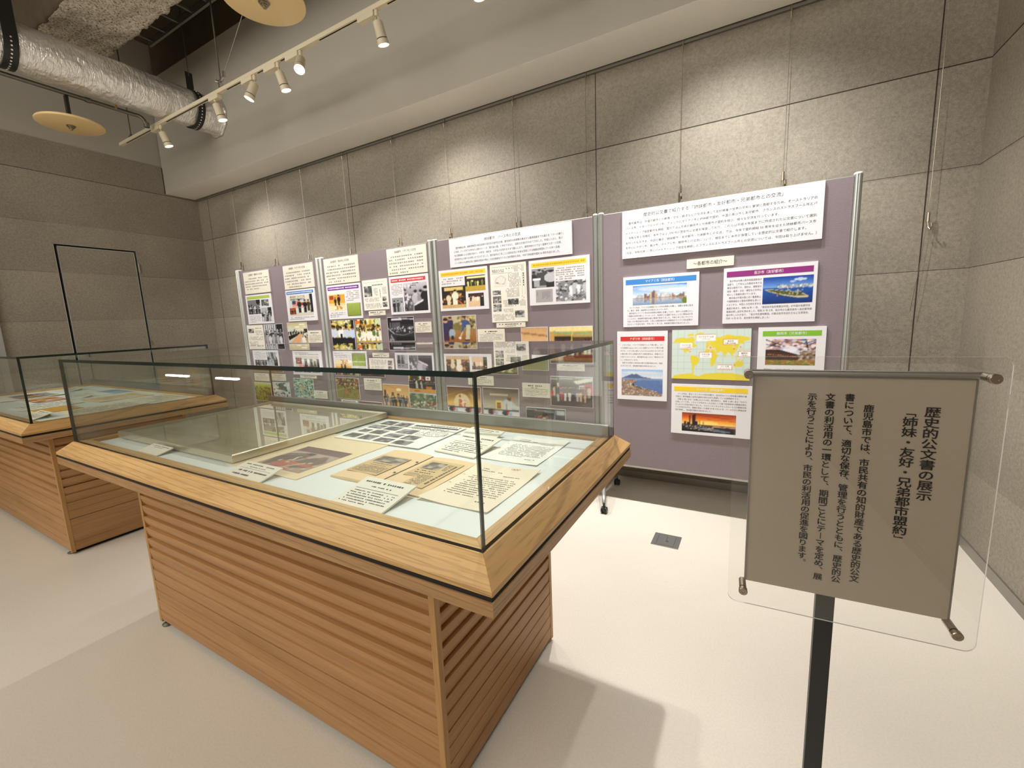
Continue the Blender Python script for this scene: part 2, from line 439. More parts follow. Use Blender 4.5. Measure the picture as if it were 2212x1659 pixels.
d = tag(MB().box(XL - 0.06, XL - 0.004, DY0 + 0.036, DY1 - 0.030, 0.008, DZ - 0.032).build('door_1', MT['concrete']), kind='structure')
f = MB()
f.box(XL - 0.06, XL + 0.003, DY0, DY0 + 0.006, 0, DZ); f.box(XL - 0.06, XL + 0.003, DY1 - 0.006, DY1, 0, DZ); f.box(XL - 0.06, XL + 0.003, DY0, DY1, DZ - 0.006, DZ)
f.box(XL - 0.06, XL - 0.003, DY0 + 0.030, DY0 + 0.037, 0.008, DZ - 0.026); f.box(XL - 0.06, XL - 0.003, DY1 - 0.032, DY1 - 0.024, 0.008, DZ - 0.026); f.box(XL - 0.06, XL - 0.003, DY0 + 0.03, DY1 - 0.024, DZ - 0.034, DZ - 0.024)
f.build('door_frame', MT['alu'], d)
g = MB(); g.box(XL - 0.10, XL - 0.05, DY0, DY1, 0, DZ); g.build('shadow_gap', MT['dark_gap'], d)
g = MB(); g.box(XL - 0.004, XL + 0.004, 2.02, 2.14, 1.20, 1.285); g.tube([(XL, 2.08, 1.17), (XL + 0.045, 2.08, 1.17), (XL + 0.045, 2.15, 1.17)], 0.012, 8)
g.build('handle_plate', MT['pewter'], d)
for z in (2.26, 1.24):
    g = MB(); g.tube([(XL + 0.006, DY1 + 0.004, z - 0.06), (XL + 0.006, DY1 + 0.004, z + 0.06)], 0.009, 8); g.build('hinge', MT['nickel'], d)
tag(MB().box(XL, XL + 0.05, 1.36, 1.42, 0, 2.6).build('trim_1', MT['alu']), kind='structure')

w = MB().box(XR, XR + 0.25, -3.0, YB, 0, 5.2)
for z in (2.722,): w.box(XR - 0.0012, XR, -3.0, YB, z - 0.003, z + 0.003, 1)
for z in (2.164, 1.588): w.box(XR - 0.0008, XR, -3.0, YB, z - 0.001, z + 0.001, 1)
grooved_wall('wall_right', w)
tag(MB().box(XR - 0.008, XR, -3.0, YB, 0, 0.06).build('baseboard_right', MT['alu_dark']), kind='structure')
tag(MB().box(XL, XR - 0.01, YB - 0.008, YB, 0, 0.06).build('baseboard_back', MT['alu_dark']), kind='structure')

# bulkhead over the picture rail
YS = 3.21
w = MB()
w.box(XL, XR, YS, YB - 0.03, 3.30, 4.735)
w.box(XL, XR, YB - 0.03, YB, 3.34, 4.735, 1)
w.box(XL, XL + 0.004, YS - 0.01, YS, 3.30, 3.64, 2)
for x in (-2.0, -0.75, -5.4): w.box(x, x + 0.002, YS + 0.001, YB - 0.03, 3.2995, 3.30, 2)
w.v = w.v; tag(w.build('wall_bulkhead', [MT['white_wall'], MT['dark_gap'], MT['joint']]), kind='structure')
tag(MB().box(XL, XR, YS + 0.001, YB - 0.031, 3.2985, 3.2996).build('ceiling_soffit', MT['soffit']), kind='structure')
tag(MB().box(XL, XR, YS + 0.06, YB, 4.735, 5.2).build('ceiling_beam_rear', MT['slab']), kind='structure')
tag(MB().box(-9, 3, -4, 4.2, 5.2, 5.4).build('ceiling', MT['slab']), kind='structure')

# sprayed beam
def sprayed_beam():
    mb = MB()
    y0, y1, z0 = 1.86, 2.42, 4.36
    nx, prof = 230, []
    for k in range(8): prof.append((y0, 5.2 - (5.2 - z0) * k / 8))
    for k in range(24): prof.append((y0 + (y1 - y0) * k / 24, z0))
    for k in range(9): prof.append((y1, z0 + (5.2 - z0) * k / 8))
    n = len(prof)
    for i in range(nx + 1):
        x = XL + 0.45 + (0.9 - XL) * i / nx
        for (y, z) in prof:
            q = Vector((x * 9, y * 9, z * 9)); q2 = q * 3.3
            e = mnoise.noise_vector(q) * 0.020 + mnoise.noise_vector(q2) * 0.014
            mb.v.append((x + e.x, y + e.y, z + e.z * 0.9))
    for i in range(nx):
        for k in range(n - 1):
            a = i * n + k
            mb.f.append([a, a + 1, a + n + 1, a + n]); mb.m.append(1 if k < 9 else 0)  # front face takes the darker brown material
    mb.f.append(list(range(n))[::-1]); mb.m.append(1)
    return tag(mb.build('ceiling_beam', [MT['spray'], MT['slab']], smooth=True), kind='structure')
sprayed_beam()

# ------------------------------------------------------------------ services overhead
def duct():
    cx, cz, r = -5.73, 3.915, 0.195
    t = thing('air_duct', 'fat silver foil-wrapped air duct running into the bulkhead under the ceiling', 'duct', (cx, 0.5, cz))
    mb = MB(); ns, ny = 72, 170; ya, yb = -0.6, YS + 0.01
    for j in range(ny + 1):
        y = ya + (yb - ya) * j / ny
        for k in range(ns):
            a = 2 * math.pi * k / ns
            q = Vector((math.cos(a) * 2.2, y * 5.5, math.sin(a) * 2.2))
            rr = r + mnoise.noise(q) * 0.010 + mnoise.noise(q * 2.7) * 0.006 + mnoise.noise(Vector((math.cos(a) * 3, y * 24, math.sin(a) * 3))) * 0.004
            for ys in (1.5, 2.95):
                rr -= 0.014 * math.exp(-((y - ys) / 0.05) ** 2)
            mb.v.append((cx + math.cos(a) * rr, y, cz + math.sin(a) * rr))
    for j in range(ny):
        for k in range(ns):
            k2 = (k + 1) % ns
            mb.f.append([j * ns + k, (j + 1) * ns + k, (j + 1) * ns + k2, j * ns + k2]); mb.m.append(0)
    mb.build('foil_wrap', MT['foil'], t, smooth=True)
    mb = MB()
    pts = [(cx + math.cos(a) * (r + 0.006 + 0.006 * math.sin(a * 9)), YS - 0.012, cz + math.sin(a) * (r + 0.006 + 0.006 * math.sin(a * 9))) for a in [2 * math.pi * k / 48 for k in range(49)]]
    mb.tube(pts, 0.014, 8); mb.build('wall_collar', MT['foil'], t, smooth=True)
    for y, w_ in ((1.5, 0.045), (2.95, 0.036)):
        mb = MB(); pr = []
        R2 = r + 0.004
        for k in range(41):
            a = math.pi + math.pi * k / 40
            pr.append((cx + math.cos(a) * R2, cz + math.sin(a) * R2))
        if y < 2: pr = [(cx - R2, 4.9)] + pr + [(cx + R2, 4.9)]
        else:
            for k in range(1, 15):
                a = math.pi * 0.5 * k / 14
                pr.append((cx + math.cos(a) * R2, cz + math.sin(a) * R2))
            pr += [(cx + 0.012, cz + R2 + 0.02), (cx + 0.012, cz + R2 + 0.19)]
        b0 = len(mb.v)
        for (x, z) in pr:
            mb.v.append((x, y - w_, z)); mb.v.append((x, y + w_, z))
        for k in range(len(pr) - 1): mb.f.append([2 * k, 2 * k + 1, 2 * k + 3, 2 * k + 2]); mb.m.append(0)
        for k in range(2, len(pr) - 1, 2):
            (x, z), (x2, z2) = pr[k], pr[k + 1]
            tv = Vector((x2 - x, 0, z2 - z)).normalized(); nv = Vector((tv.z, 0, -tv.x))
            c = Vector((x, y, z)) + nv * 0.0062
            if nv.dot(Vector((x - cx, 0, z - cz))) < 0: c = Vector((x, y, z)) - nv * 0.0062
            vs = [c + tv * 0.007 * math.cos(q * math.pi / 4) + Vector((0, 1, 0)) * 0.007 * math.sin(q * math.pi / 4) for q in range(8)]
            mb.add(vs, [tuple(range(8))], 1)
        st = mb.build('hanger_strap', [MT['black'], MT['foil']], t)
        so = st.modifiers.new('thick', 'SOLIDIFY'); so.thickness = 0.004; so.offset = 1
        if y > 2:
            MB().tube([(cx + 0.012, y, cz + R2 + 0.15), (cx + 0.012, y, 5.2)], 0.006, 8).build('threaded_rod', MT['zinc'], t)
        else:
            MB().tube([(cx + R2 + 0.004, y - 0.06, 4.75), (cx + R2 + 0.01, y + 0.05, 4.74)], 0.012, 8).build('brass_bolt', MT['brass'], t)
    return t
duct()

def conduit():
    t = thing('conduit_pipe', 'thin grey conduit pipe slung beneath the silver duct', 'pipe', (-5.99, 1.0, 3.76))
    pts = [(-5.99, -0.6, 3.76), (-5.99, 2.48, 3.76)] + [(-5.99 + 0.05 * math.sin(a), 2.48 + 0.07 * math.sin(a), 3.76 - 0.07 * (1 - math.cos(a))) for a in (0.4, 0.8, 1.2, 1.57)] + [(-5.94, 2.56, 3.65)]
    MB().tube(pts, 0.019, 12).build('pipe_run', MT['zinc'], t, smooth=True)
    for y in (0.9, 2.1): MB().tube([(-5.99, y - 0.02, 3.76), (-5.99, y + 0.02, 3.76)], 0.025, 12).build('coupling', MT['zinc'], t)
    MB().tube([(-5.94, 2.56, 3.695), (-5.94, 2.56, 3.645)], 0.026, 12).build('elbow_cap', MT['zinc'], t)
    MB().tube([(-5.93, 2.30, 3.74), (-5.93, 2.31, 3.775)], 0.010, 8).build('brass_screw', MT['brass'], t)
conduit()

def ladder():
    t = thing('cable_ladder', 'grey steel cable ladder between the sprayed beam and the bulkhead', 'cable ladder', (-4, 2.7, 4.8))
    for y in (2.56, 2.92): MB().box(-6.4, 0.5, y - 0.012, y + 0.012, 4.76, 4.84).build('side_rail', MT['alu_dark'], t)
    for i in range(23):
        x = -6.3 + 0.3 * i
        MB().box(x - 0.012, x + 0.012, 2.57, 2.91, 4.78, 4.80).build('rung', MT['alu_dark'], t)
    for x in (-5.0, -1.5): MB().tube([(x, 2.92, 4.84), (x, 2.92, 5.2)], 0.006, 6).build('hanger_rod', MT['zinc'], t)
ladder()

def disc(name_label, c, top, tilt=(0, 0)):
    t = thing('ceiling_disc', name_label, 'acoustic disc', c, 'cream discs hung under the services')
    r = 0.255
    b = MB(); b.lathe([(0, 0), (r - 0.01, 0.0), (r, 0.006), (r, 0.018), (r - 0.006, 0.026), (0, 0.026)], c, (tilt[0], tilt[1], 1), 64)
    sharp(b.build('disc_plate', MT['disc'], t))
    MB().box(c[0] - 0.022, c[0] + 0.022, c[1] - 0.012, c[1] + 0.012, c[2] + 0.026, top).build('hanger_bar', MT['black'], t)
    b = MB(); b.lathe([(0.034, 0.0), (0.036, -0.006), (0.028, -0.008), (0.029, -0.016), (0.020, -0.018), (0.021, -0.026), (0.011, -0.028), (0.011, -0.04), (0, -0.04)], c, (tilt[0], tilt[1], 1), 24)
    sharp(b.build('centre_nut', MT['nickel'], t))
disc('round cream disc hanging on a black bar below the silver duct', (-6.0, 1.937, 3.465), 3.742)
disc('round cream disc cut by the top edge beside the lighting track', (-2.95, 2.06, 3.56), 4.4)

# lighting track and its spotlights
TY, TZ = 2.65, 3.69
def track():
    t = thing('lighting_track', 'long cream lighting track hung in front of the white bulkhead', 'lighting track', (-4, TY, TZ))
    MB().box(-6.86, 0.95, TY - 0.017, TY + 0.017, TZ - 0.013, TZ + 0.02).build('rail', MT['cream_paint'], t)
    for a, b in ((-6.7, -6.02), (-5.7, -4.82), (-4.5, -4.22), (-4.0, -3.86), (-3.66, -3.55), (-3.15, -2.68), (-2.4, 0.9)):
        MB().box(a, b, TY - 0.005, TY + 0.005, TZ - 0.0142, TZ - 0.0125).build('slot', MT['dark_gap'], t)
    MB().tube([(-6.56, TY, TZ + 0.02), (-6.56, TY, 5.2)], 0.006, 8).build('suspension_rod', MT['zinc'], t)
    MB().tube([(-4.59, TY, TZ + 0.02), (-4.59, TY, 5.2)], 0.007, 8).build('suspension_rod', MT['zinc'], t)
    b = MB(); b.box(-6.585, -6.535, TY - 0.02, TY + 0.02, TZ + 0.02, TZ + 0.032); b.tube([(-6.56, TY, TZ + 0.03), (-6.56, TY, TZ + 0.055)], 0.014, 6)
    b.build('rail_clamp', MT['zinc'], t)
    b = MB(); b.box(-4.60, -4.58, TY - 0.02, TY + 0.02, TZ + 0.02, TZ + 0.07)
    b.tube([(-4.66, TY, TZ + 0.105), (-4.62, TY, TZ + 0.085), (-4.57, TY, TZ + 0.085), (-4.52, TY, TZ + 0.115)], 0.013, 8); b.tube([(-4.52, TY, TZ + 0.10), (-4.52, TY, TZ + 0.15)], 0.016, 6)
    b.build('rail_clamp', MT['chrome'], t)
    MB().tube([(-4.53, TY, TZ + 0.12), (-3.55, TY, 4.72)], 0.0028, 6).build('brace_wire', MT['zinc'], t)
    MB().tube([(-3.55, TY, 4.72), (-3.55, TY, 5.2)], 0.0028, 6).build('brace_wire', MT['zinc'], t)
track()

def spot(label, x, aim, watts, cone=46, blend=0.55, lit=True, color=(1.0, 0.985, 0.955), side=1):
    t = thing('track_spotlight', label, 'spotlight', (x, TY, TZ), 'spotlights on the cream track')
    b = MB(); b.box(x - 0.105, x + 0.060, TY - 0.023, TY + 0.023, TZ - 0.052, TZ - 0.0144); b.v = b.v
    bevel(b.build('track_adapter', MT['cream_paint'], t), 0.003)
    px = x + (0.075 if side > 0 else -0.02)
    b = MB(); b.lathe([(0, -0.0045), (0.014, -0.0045), (0.0148, -0.012), (0.0148, -0.046), (0, -0.046)] if side > 0 else [(0, -0.0425), (0.0148, -0.0425), (0.0148, -0.056), (0, -0.056)], (px, TY, TZ - 0.01), (0, 0, 1), 20)
    sharp(b.build('swivel', MT['cream_paint'], t))
    piv = Vector((px, TY, TZ - 0.072))
    dirv = (Vector(aim) - piv).normalized()
    lat = dirv.cross(Vector((0, 0, 1))).normalized()
    b = MB()
    for s in (-1, 1): b.tube([piv + Vector((0, 0, 0.024)) + lat * 0.010 * s, piv + lat * 0.02 * s + dirv * 0.0, piv + lat * 0.02 * s + dirv * 0.03], 0.0035, 6)
    b.build('yoke', MT['cream_paint'], t)
    b = MB(); L0 = 0.015
    b.lathe([(0, L0), (0.033, L0), (0.0355, L0 + 0.004), (0.038, L0 + 0.105), (0.0385, L0 + 0.106)], piv, dirv, 32)
    b.lathe([(0.0390, L0 + 0.111), (0.0405, L0 + 0.112), (0.043, L0 + 0.148), (0.0405, L0 + 0.148), (0.038, L0 + 0.136)], piv, dirv, 32)
    sharp(b.build('lamp_body', MT['cream_paint'], t))
    b = MB(); b.lathe([(0.0386, L0 + 0.105), (0.037, L0 + 0.108), (0.039, L0 + 0.1115)], piv, dirv, 32); b.build('body_groove', MT['joint'], t)
    b = MB(); b.lathe([(0.0402, L0 + 0.144), (0.030, L0 + 0.138), (0, L0 + 0.134)], piv, dirv, 32)
    b.build('lens', MT['lens'] if lit else MT['alu'], t)
    ld = bpy.data.lights.new('beam', 'SPOT'); ld.energy = watts; ld.color = color
    ld.spot_size = math.radians(cone); ld.spot_blend = blend; ld.shadow_soft_size = 0.03
    lo = bpy.data.objects.new('beam', ld); COL.objects.link(lo); lo.parent = t
    lo.location = piv + dirv * (L0 + 0.155) - ORG[t]
    lo.rotation_euler = dirv.to_track_quat('-Z', 'Y').to_euler()
    return t

spot('cream spotlight nearest the door end of the track', -5.92, (-5.40, 3.40, 1.0), 165, 108, 1.0)
spot('cream spotlight hanging in front of the end of the silver duct', -4.70, (-4.35, 3.15, 1.3), 130, 70, 0.8, side=-1)
spot('cream spotlight tipped toward the far glass case, first after the bare stretch of track', -4.13, (-4.75, 1.75, 0.92), 52, 62, 1.0)
spot('cream spotlight with a bluish lens, middle of the cluster of three', -3.78, (-3.35, 3.2, 1.35), 150, 74, 0.8)
spot('cream spotlight whose open bright lens faces out, next to the bare track joint', -3.47, (-2.2, 1.2, 0.9), 90, 52, 0.9)
spot('cream spotlight alone beyond the bare track joint, where the track leaves the frame', -2.59, (-2.40, 3.40, 1.0), 175, 108, 1.0)
spot('cream spotlight further along the track, aimed at the third display panel', -1.72, (-1.50, 3.1, 1.1), 110, 58, 0.8)
spot('cream spotlight further along the track, aimed at the floor by the notice stand', -1.14, (0.05, 1.85, 0.0), 250, 78, 0.7)
spot('cream spotlight further along the track, aimed at the near glass case', -1.45, (-1.2, 1.15, 0.9), 80, 50)
spot('cream spotlight further along the track, aimed at the panel with the world map', -0.35, (-0.10, 3.40, 1.0), 180, 108, 1.0)
spot('cream spotlight at the last stretch of the track by the bare wall', 0.2, (0.15, 3.3, 1.2), 110, 66, 0.8)
spot('unseen cream spotlight added closest to the bare wall, brightening the side of the near case', 0.66, (-0.75, 1.25, 0.55), 90, 48, 1.0, side=-1)  # added out of view to lighten the case's dim side

# picture rail and wire hangers
tag(MB().box(XL, XR, YB - 0.022, YB - 0.002, 3.277, 3.30).build('picture_rail', MT['alu_dark'], origin=(0, YB, 3.28)), 'thin grey picture rail along the top of the plaster wall under the soffit', 'picture rail')
def hanger(x, zh, label, tail=None):
    y = YB - 0.036
    t = thing('picture_hanger', label, 'wire hanger', (x, y, zh), 'wire hangers on the picture rail')
    b = MB(); b.tube([(x, y + 0.012, 3.30), (x, y + 0.012, 3.262), (x, y, 3.255), (x, y, 3.235)], 0.0055, 8); b.tube([(x, y, 3.25), (x, y, 3.215)], [0.007, 0.002], 8)
    b.build('rail_runner', MT['nickel'], t)
    MB().tube([(x, y, 3.22), (x, y, zh + 0.04)], 0.0014, 6).build('wire', MT['nickel'], t)
    b = MB(); b.tube([(x, y, zh + 0.055), (x, y, zh)], [0.008, 0.009], 8)
    b.tube([(x, y, zh), (x + 0.004, y - 0.004, zh - 0.03), (x + 0.012, y - 0.018, zh - 0.045), (x + 0.012, y - 0.026, zh - 0.03), (x + 0.010, y - 0.026, zh - 0.008)], 0.0045, 8)
    b.build('hook', MT['nickel'], t)
    if tail:
        MB().tube(tail, 0.0014, 6).build('wire_tail', MT['nickel'], t)
HX = [(-6.26, 2.27, 'wire hanger with its hook hanging free, closest to the door wall corner'),
      (-5.485, 2.235, 'wire hanger behind the green-headed poster panel, above its middle'),
      (-4.80, 2.215, 'wire hanger above the cream title sheet over the blue-headed poster'),
      (-4.065, 2.205, 'wire hanger just behind the joint of the two far display panels'),
      (-3.325, 2.235, 'wire hanger above the bare felt beside the purple-headed poster'),
      (-2.648, 2.243, 'wire hanger above the title sheet over the red-headed poster'),
      (-1.902, 2.25, 'wire hanger above the middle of the panel with yellow-headed posters'),
      (-1.242, 2.235, 'wire hanger just beside the joint next to the world map panel'),
      (-0.519, 2.27, 'wire hanger above the start of the widest title sheet'),
      (0.128, 2.24, 'wire hanger above the end of the widest title sheet')]
for x, z, lb in HX: hanger(x, z, lb)
yw = YB - 0.036
hanger(0.879, 1.87, 'longest wire hanger on the bare wall, its wire tail hanging below the hook',
       [(0.876, yw, 1.86), (0.868, yw, 1.72), (0.857, yw, 1.55), (0.845, yw, 1.42), (0.838, yw, 1.345)])

# ------------------------------------------------------------------ glass-topped oak cases
X0, X1, Y0, Y1 = -2.78, -0.422, 0.636, 1.71          # outer rim
BX0, BX1, BY0, BY1 = -2.477, -0.72, 0.802, 1.548     # pedestal
GI = 0.054                                            # glass line in from the rim

def mitred(prof, side, rect=None):
    """one mitred board of a rectangular frame; PROF is a closed list of (inset, z)"""
    x0, x1, y0, y1 = rect or (X0, X1, Y0, Y1)
    mb = MB(); n = len(prof)
    for i, z in prof:
        if side == 'front': a, b = (x0 + i, y0 + i, z), (x1 - i, y0 + i, z)
        elif side == 'back': a, b = (x1 - i, y1 - i, z), (x0 + i, y1 - i, z)
        elif side == 'right': a, b = (x1 - i, y0 + i, z), (x1 - i, y1 - i, z)
        else: a, b = (x0 + i, y1 - i, z), (x0 + i, y0 + i, z)
        mb.v += [a, b]
    for k in range(n):
        k2 = (k + 1) % n
        mb.f.append([2 * k, 2 * k + 1, 2 * k2 + 1, 2 * k2]); mb.m.append(0)
    mb.f.append([2 * k for k in range(n)]); mb.m.append(0)
    mb.f.append([2 * k + 1 for k in range(n)][::-1]); mb.m.append(0)
    return mb

def slats(side):
    mb = MB(); zt, zb, n = 0.822, 0.022, 15
    hgt = (zt - zb) / n; inset = 0.021
    prof = []
    for s in range(n):
        a = zt - s * hgt
        gap = 0.003 if s in (3, 7, 11) else 0.0
        if gap: prof += [(-0.03, a), (-0.03, a - gap)]
        dp = 1.35 if s < 6 else {6: 1.2, 7: 0.9, 8: 0.55, 9: 0.35}.get(s, 0.20)   # lower flutes made shallower to copy how even light flattens them
        for tt, o in ((0.0, -0.0010), (0.05, 0.0), (0.30, -0.0006), (0.52, -0.0020), (0.72, -0.0048), (0.88, -0.0078), (0.999, -0.0108)):
            prof.append((o * dp, a - gap - (hgt - gap) * tt))
    m = len(prof)
    for o, z in prof:
        if side == 'front': a, b = (BX0 + inset, BY0 - o, z), (BX1 - inset, BY0 - o, z)
        elif side == 'back': a, b = (BX1 - inset, BY1 + o, z), (BX0 + inset, BY1 + o, z)
        elif side == 'right': a, b = (BX1 + o, BY0 + inset, z), (BX1 + o, BY1 - inset, z)
        else: a, b = (BX0 - o, BY1 - inset, z), (BX0 - o, BY0 + inset, z)
        mb.v += [a, b]
    for k in range(m - 1):
        mb.f.append([2 * k + 1, 2 * k, 2 * k + 2, 2 * k + 3]); mb.m.append(0)
    return mb

def pane(x0, x1, y0, y1, z0, z1, thin):
    """a glass sheet: big faces clear, rim faces dark green; THIN is the thin axis"""
    mb = MB(); mb.box(x0, x1, y0, y1, z0, z1)
    big = {'z': (0, 1), 'y': (2, 4), 'x': (3, 5)}[thin]
    mb.m = [0 if i in big else 1 for i in range(6)]
    return mb

def make_case(label):
    t = thing('display_case', label, 'display case', ((BX0 + BX1) / 2, (BY0 + BY1) / 2, 0), 'glass topped wooden display cases')
    MB().box(BX0 + 0.03, BX1 - 0.03, BY0 + 0.03, BY1 - 0.03, 0.0, 0.024).build('plinth', MT['dark_gap'], t)
    MB().box(BX0 + 0.018, BX1 - 0.018, BY0 + 0.018, BY1 - 0.018, 0.024, 0.82).build('carcass', MT['dark_gap'], t)
    for s in ('front', 'right', 'back', 'left'):
        o = slats(s).build('slatted_panel', MT['slat_x' if s in ('front', 'back') else 'slat_y'], t)
        sharp(o, 40)
    for x, sx in ((BX0, 1), (BX1, -1)):
        for y, sy in ((BY0, 1), (BY1, -1)):
            xs = sorted((x - 0.001 * sx, x + 0.021 * sx)); ys = sorted((y - 0.001 * sy, y + 0.021 * sy))
            bevel(MB().box(xs[0], xs[1], ys[0], ys[1], 0.012, 0.822).build('corner_post', MT['post_z'], t), 0.002)
            b = MB(); b.lathe([(0, 0.0), (0.022, 0.0), (0.024, 0.006), (0.012, 0.012), (0, 0.012)], (x + 0.045 * sx, y + 0.012 * sy, 0), (0, 0, 1), 16); b.build('levelling_foot', MT['zinc'], t)
    ap = [(0.0, 0.822), (0.36, 0.822), (0.36, 0.8545), (0.0, 0.8545)]
    gp = [(0.0032, 0.852), (0.30, 0.852), (0.30, 0.870), (0.0032, 0.870)]
    rp = [(0.0, 0.8665), (0.20, 0.8665), (0.20, 0.895), (GI + 0.050, 0.895), (GI + 0.048, 0.9195), (GI - 0.004, 0.9195), (0.002, 0.8795), (0.0, 0.878)]
    for s in ('front', 'right', 'back', 'left'):
        ax = 'x' if s in ('front', 'back') else 'y'
        mitred(ap, s).build('apron_board', MT['apron_' + ax], t)
        mitred(gp, s).build('shadow_groove', MT['dark_gap'], t)
        bevel(mitred(rp, s).build('rim_board', MT['rim_' + ax], t), 0.0012, 2)
    gx0, gx1, gy0, gy1 = X0 + GI, X1 - GI, Y0 + GI, Y1 - GI
    MB().box(gx0 + 0.03, gx1 - 0.03, gy0 + 0.03, gy1 - 0.01, 0.88, 0.905).build('lining_board', MT['bed'], t)
    bevel(MB().box(gx0 + 0.012, gx1 - 0.012, gy1 - 0.035, gy1 - 0.012, 0.905, 0.968).build('lock_rail', MT['alu_dark'], t), 0.002)
    zg, zt, th = 0.9195, 1.288, 0.011
    gm = [MT['glass'], MT['glass_edge']]
    pane(gx0, gx1, gy0, gy1, zt, zt + 0.012, 'z').build('glass_top', gm, t)
    pane(gx0, gx1, gy0, gy0 + th, zg, zt, 'y').build('glass_pane', gm, t)
    pane(gx0, gx1, gy1 - th, gy1, zg, zt, 'y').build('glass_pane', gm, t)
    pane(gx1 - th, gx1, gy0 + th, gy1 - th, zg, zt, 'x').build('glass_pane', gm, t)
    pane(gx0, gx0 + th, gy0 + th, gy1 - th, zg, zt, 'x').build('glass_pane', gm, t)
    return t

near_case = make_case('oak case holding the silver picture frame and open scrapbook under glass')
def copy_tree(o, parent=None):
    c = o.copy(); COL.objects.link(c); c.parent = parent
    ORG[c] = ORG[o]
    for ch in list(o.children): copy_tree(ch, c)
    return c
far_case = copy_tree(near_case)
CDX, CDY = -3.08, 0.048
far_case.location = Vector(near_case.location) + Vector((CDX, CDY, 0))
far_case['label'] = 'oak case holding a bright magazine photo and an ochre envelope, nearer the door wall'

# ------------------------------------------------------------------ lettering
_GLY = {}
def glyphs(body, res=1, bold=0.0):
    key = (body, res, bold)
    if key not in _GLY:
        c = bpy.data.curves.new('lettering', 'FONT'); c.body = body; c.resolution_u = res; c.offset = bold; c.fill_mode = 'FRONT'
        o = bpy.data.objects.new('lettering', c); COL.objects.link(o)
        dg = bpy.context.evaluated_depsgraph_get()
        me = bpy.data.meshes.new_from_object(o.evaluated_get(dg))
        vs = [(v.co.x, v.co.y) for v in me.vertices]; fs = [tuple(p.vertices) for p in me.polygons]
        bpy.data.objects.remove(o); bpy.data.curves.remove(c); bpy.data.meshes.remove(me)
        _GLY[key] = (vs, fs)
    return _GLY[key]

def put_text(mb, body, frame, u, v, size, width=None, align='L', mi=0, res=1, bold=0.0, h=0.0):
    """FRAME: (origin, e1, e2, n); U, V: where the line starts and its mid height; WIDTH squeezes it"""
    vs, fs = glyphs(body, res, bold)
    if not vs: return
    xs = [p[0] for p in vs]; x0, x1 = min(xs), max(xs)
    lead = len(body) - len(body.lstrip('\u3000'))
    sx = size
    if width is not None:
        sx = width / max(1e-6, x1 if lead else (x1 - x0)); 
        if lead: x0 = 0
    if align == 'C': off = u - (x0 + x1) / 2 * sx
    elif align == 'R': off = u - x1 * sx
    else: off = u - (0 if lead else x0) * sx
    O, e1, e2, n = frame
    mb.add([tuple(O + e1 * (off + x * sx) + e2 * (v + (y - 0.36) * size) + n * h) for x, y in vs], fs, mi)

def put_dashes(mb, frame, u0, u1, v0, v1, n, mi=0, seed=0, fill=0.62, last=0.6, indent=True, vertical=False, h=0.0, dens=0.85, cell=None):
    """rows of small print too fine to read: one dash per character"""
    rg = random.Random(seed); O, e1, e2, nn = frame
    P = lambda a, b: tuple(O + e1 * a + e2 * b + nn * h)
    if not vertical:
        st = (v0 - v1) / n
        for i in range(n):
            vc = v0 - st * (i + 0.5); hh = st * fill * 0.5 * 0.72
            cw = cell or st * 0.9
            end = u1 if i < n - 1 else u0 + (u1 - u0) * last
            a = u0 + (cw if indent and i % 4 == 0 else 0)
            while a < end - cw * 0.5:
                if rg.random() < dens:
                    w_ = cw * rg.uniform(0.55, 0.86); q = hh * rg.uniform(0.7, 1.0)
                    mb.quad(P(a, vc - q), P(a + w_, vc - q), P(a + w_, vc + q), P(a, vc + q), mi)
                a += cw
    else:
        st = (u1 - u0) / n
        for i in range(n):
            uc = u1 - st * (i + 0.5); hh = st * fill * 0.5 * 0.72
            cw = cell or st * 0.9
            end = v1 if i < n - 1 else v0 - (v0 - v1) * last
            a = v0
            while a > end + cw * 0.5:
                if rg.random() < dens:
                    w_ = cw * rg.uniform(0.55, 0.86)
                    mb.quad(P(uc - hh, a - w_), P(uc + hh, a - w_), P(uc + hh, a), P(uc - hh, a), mi)
                a -= cw

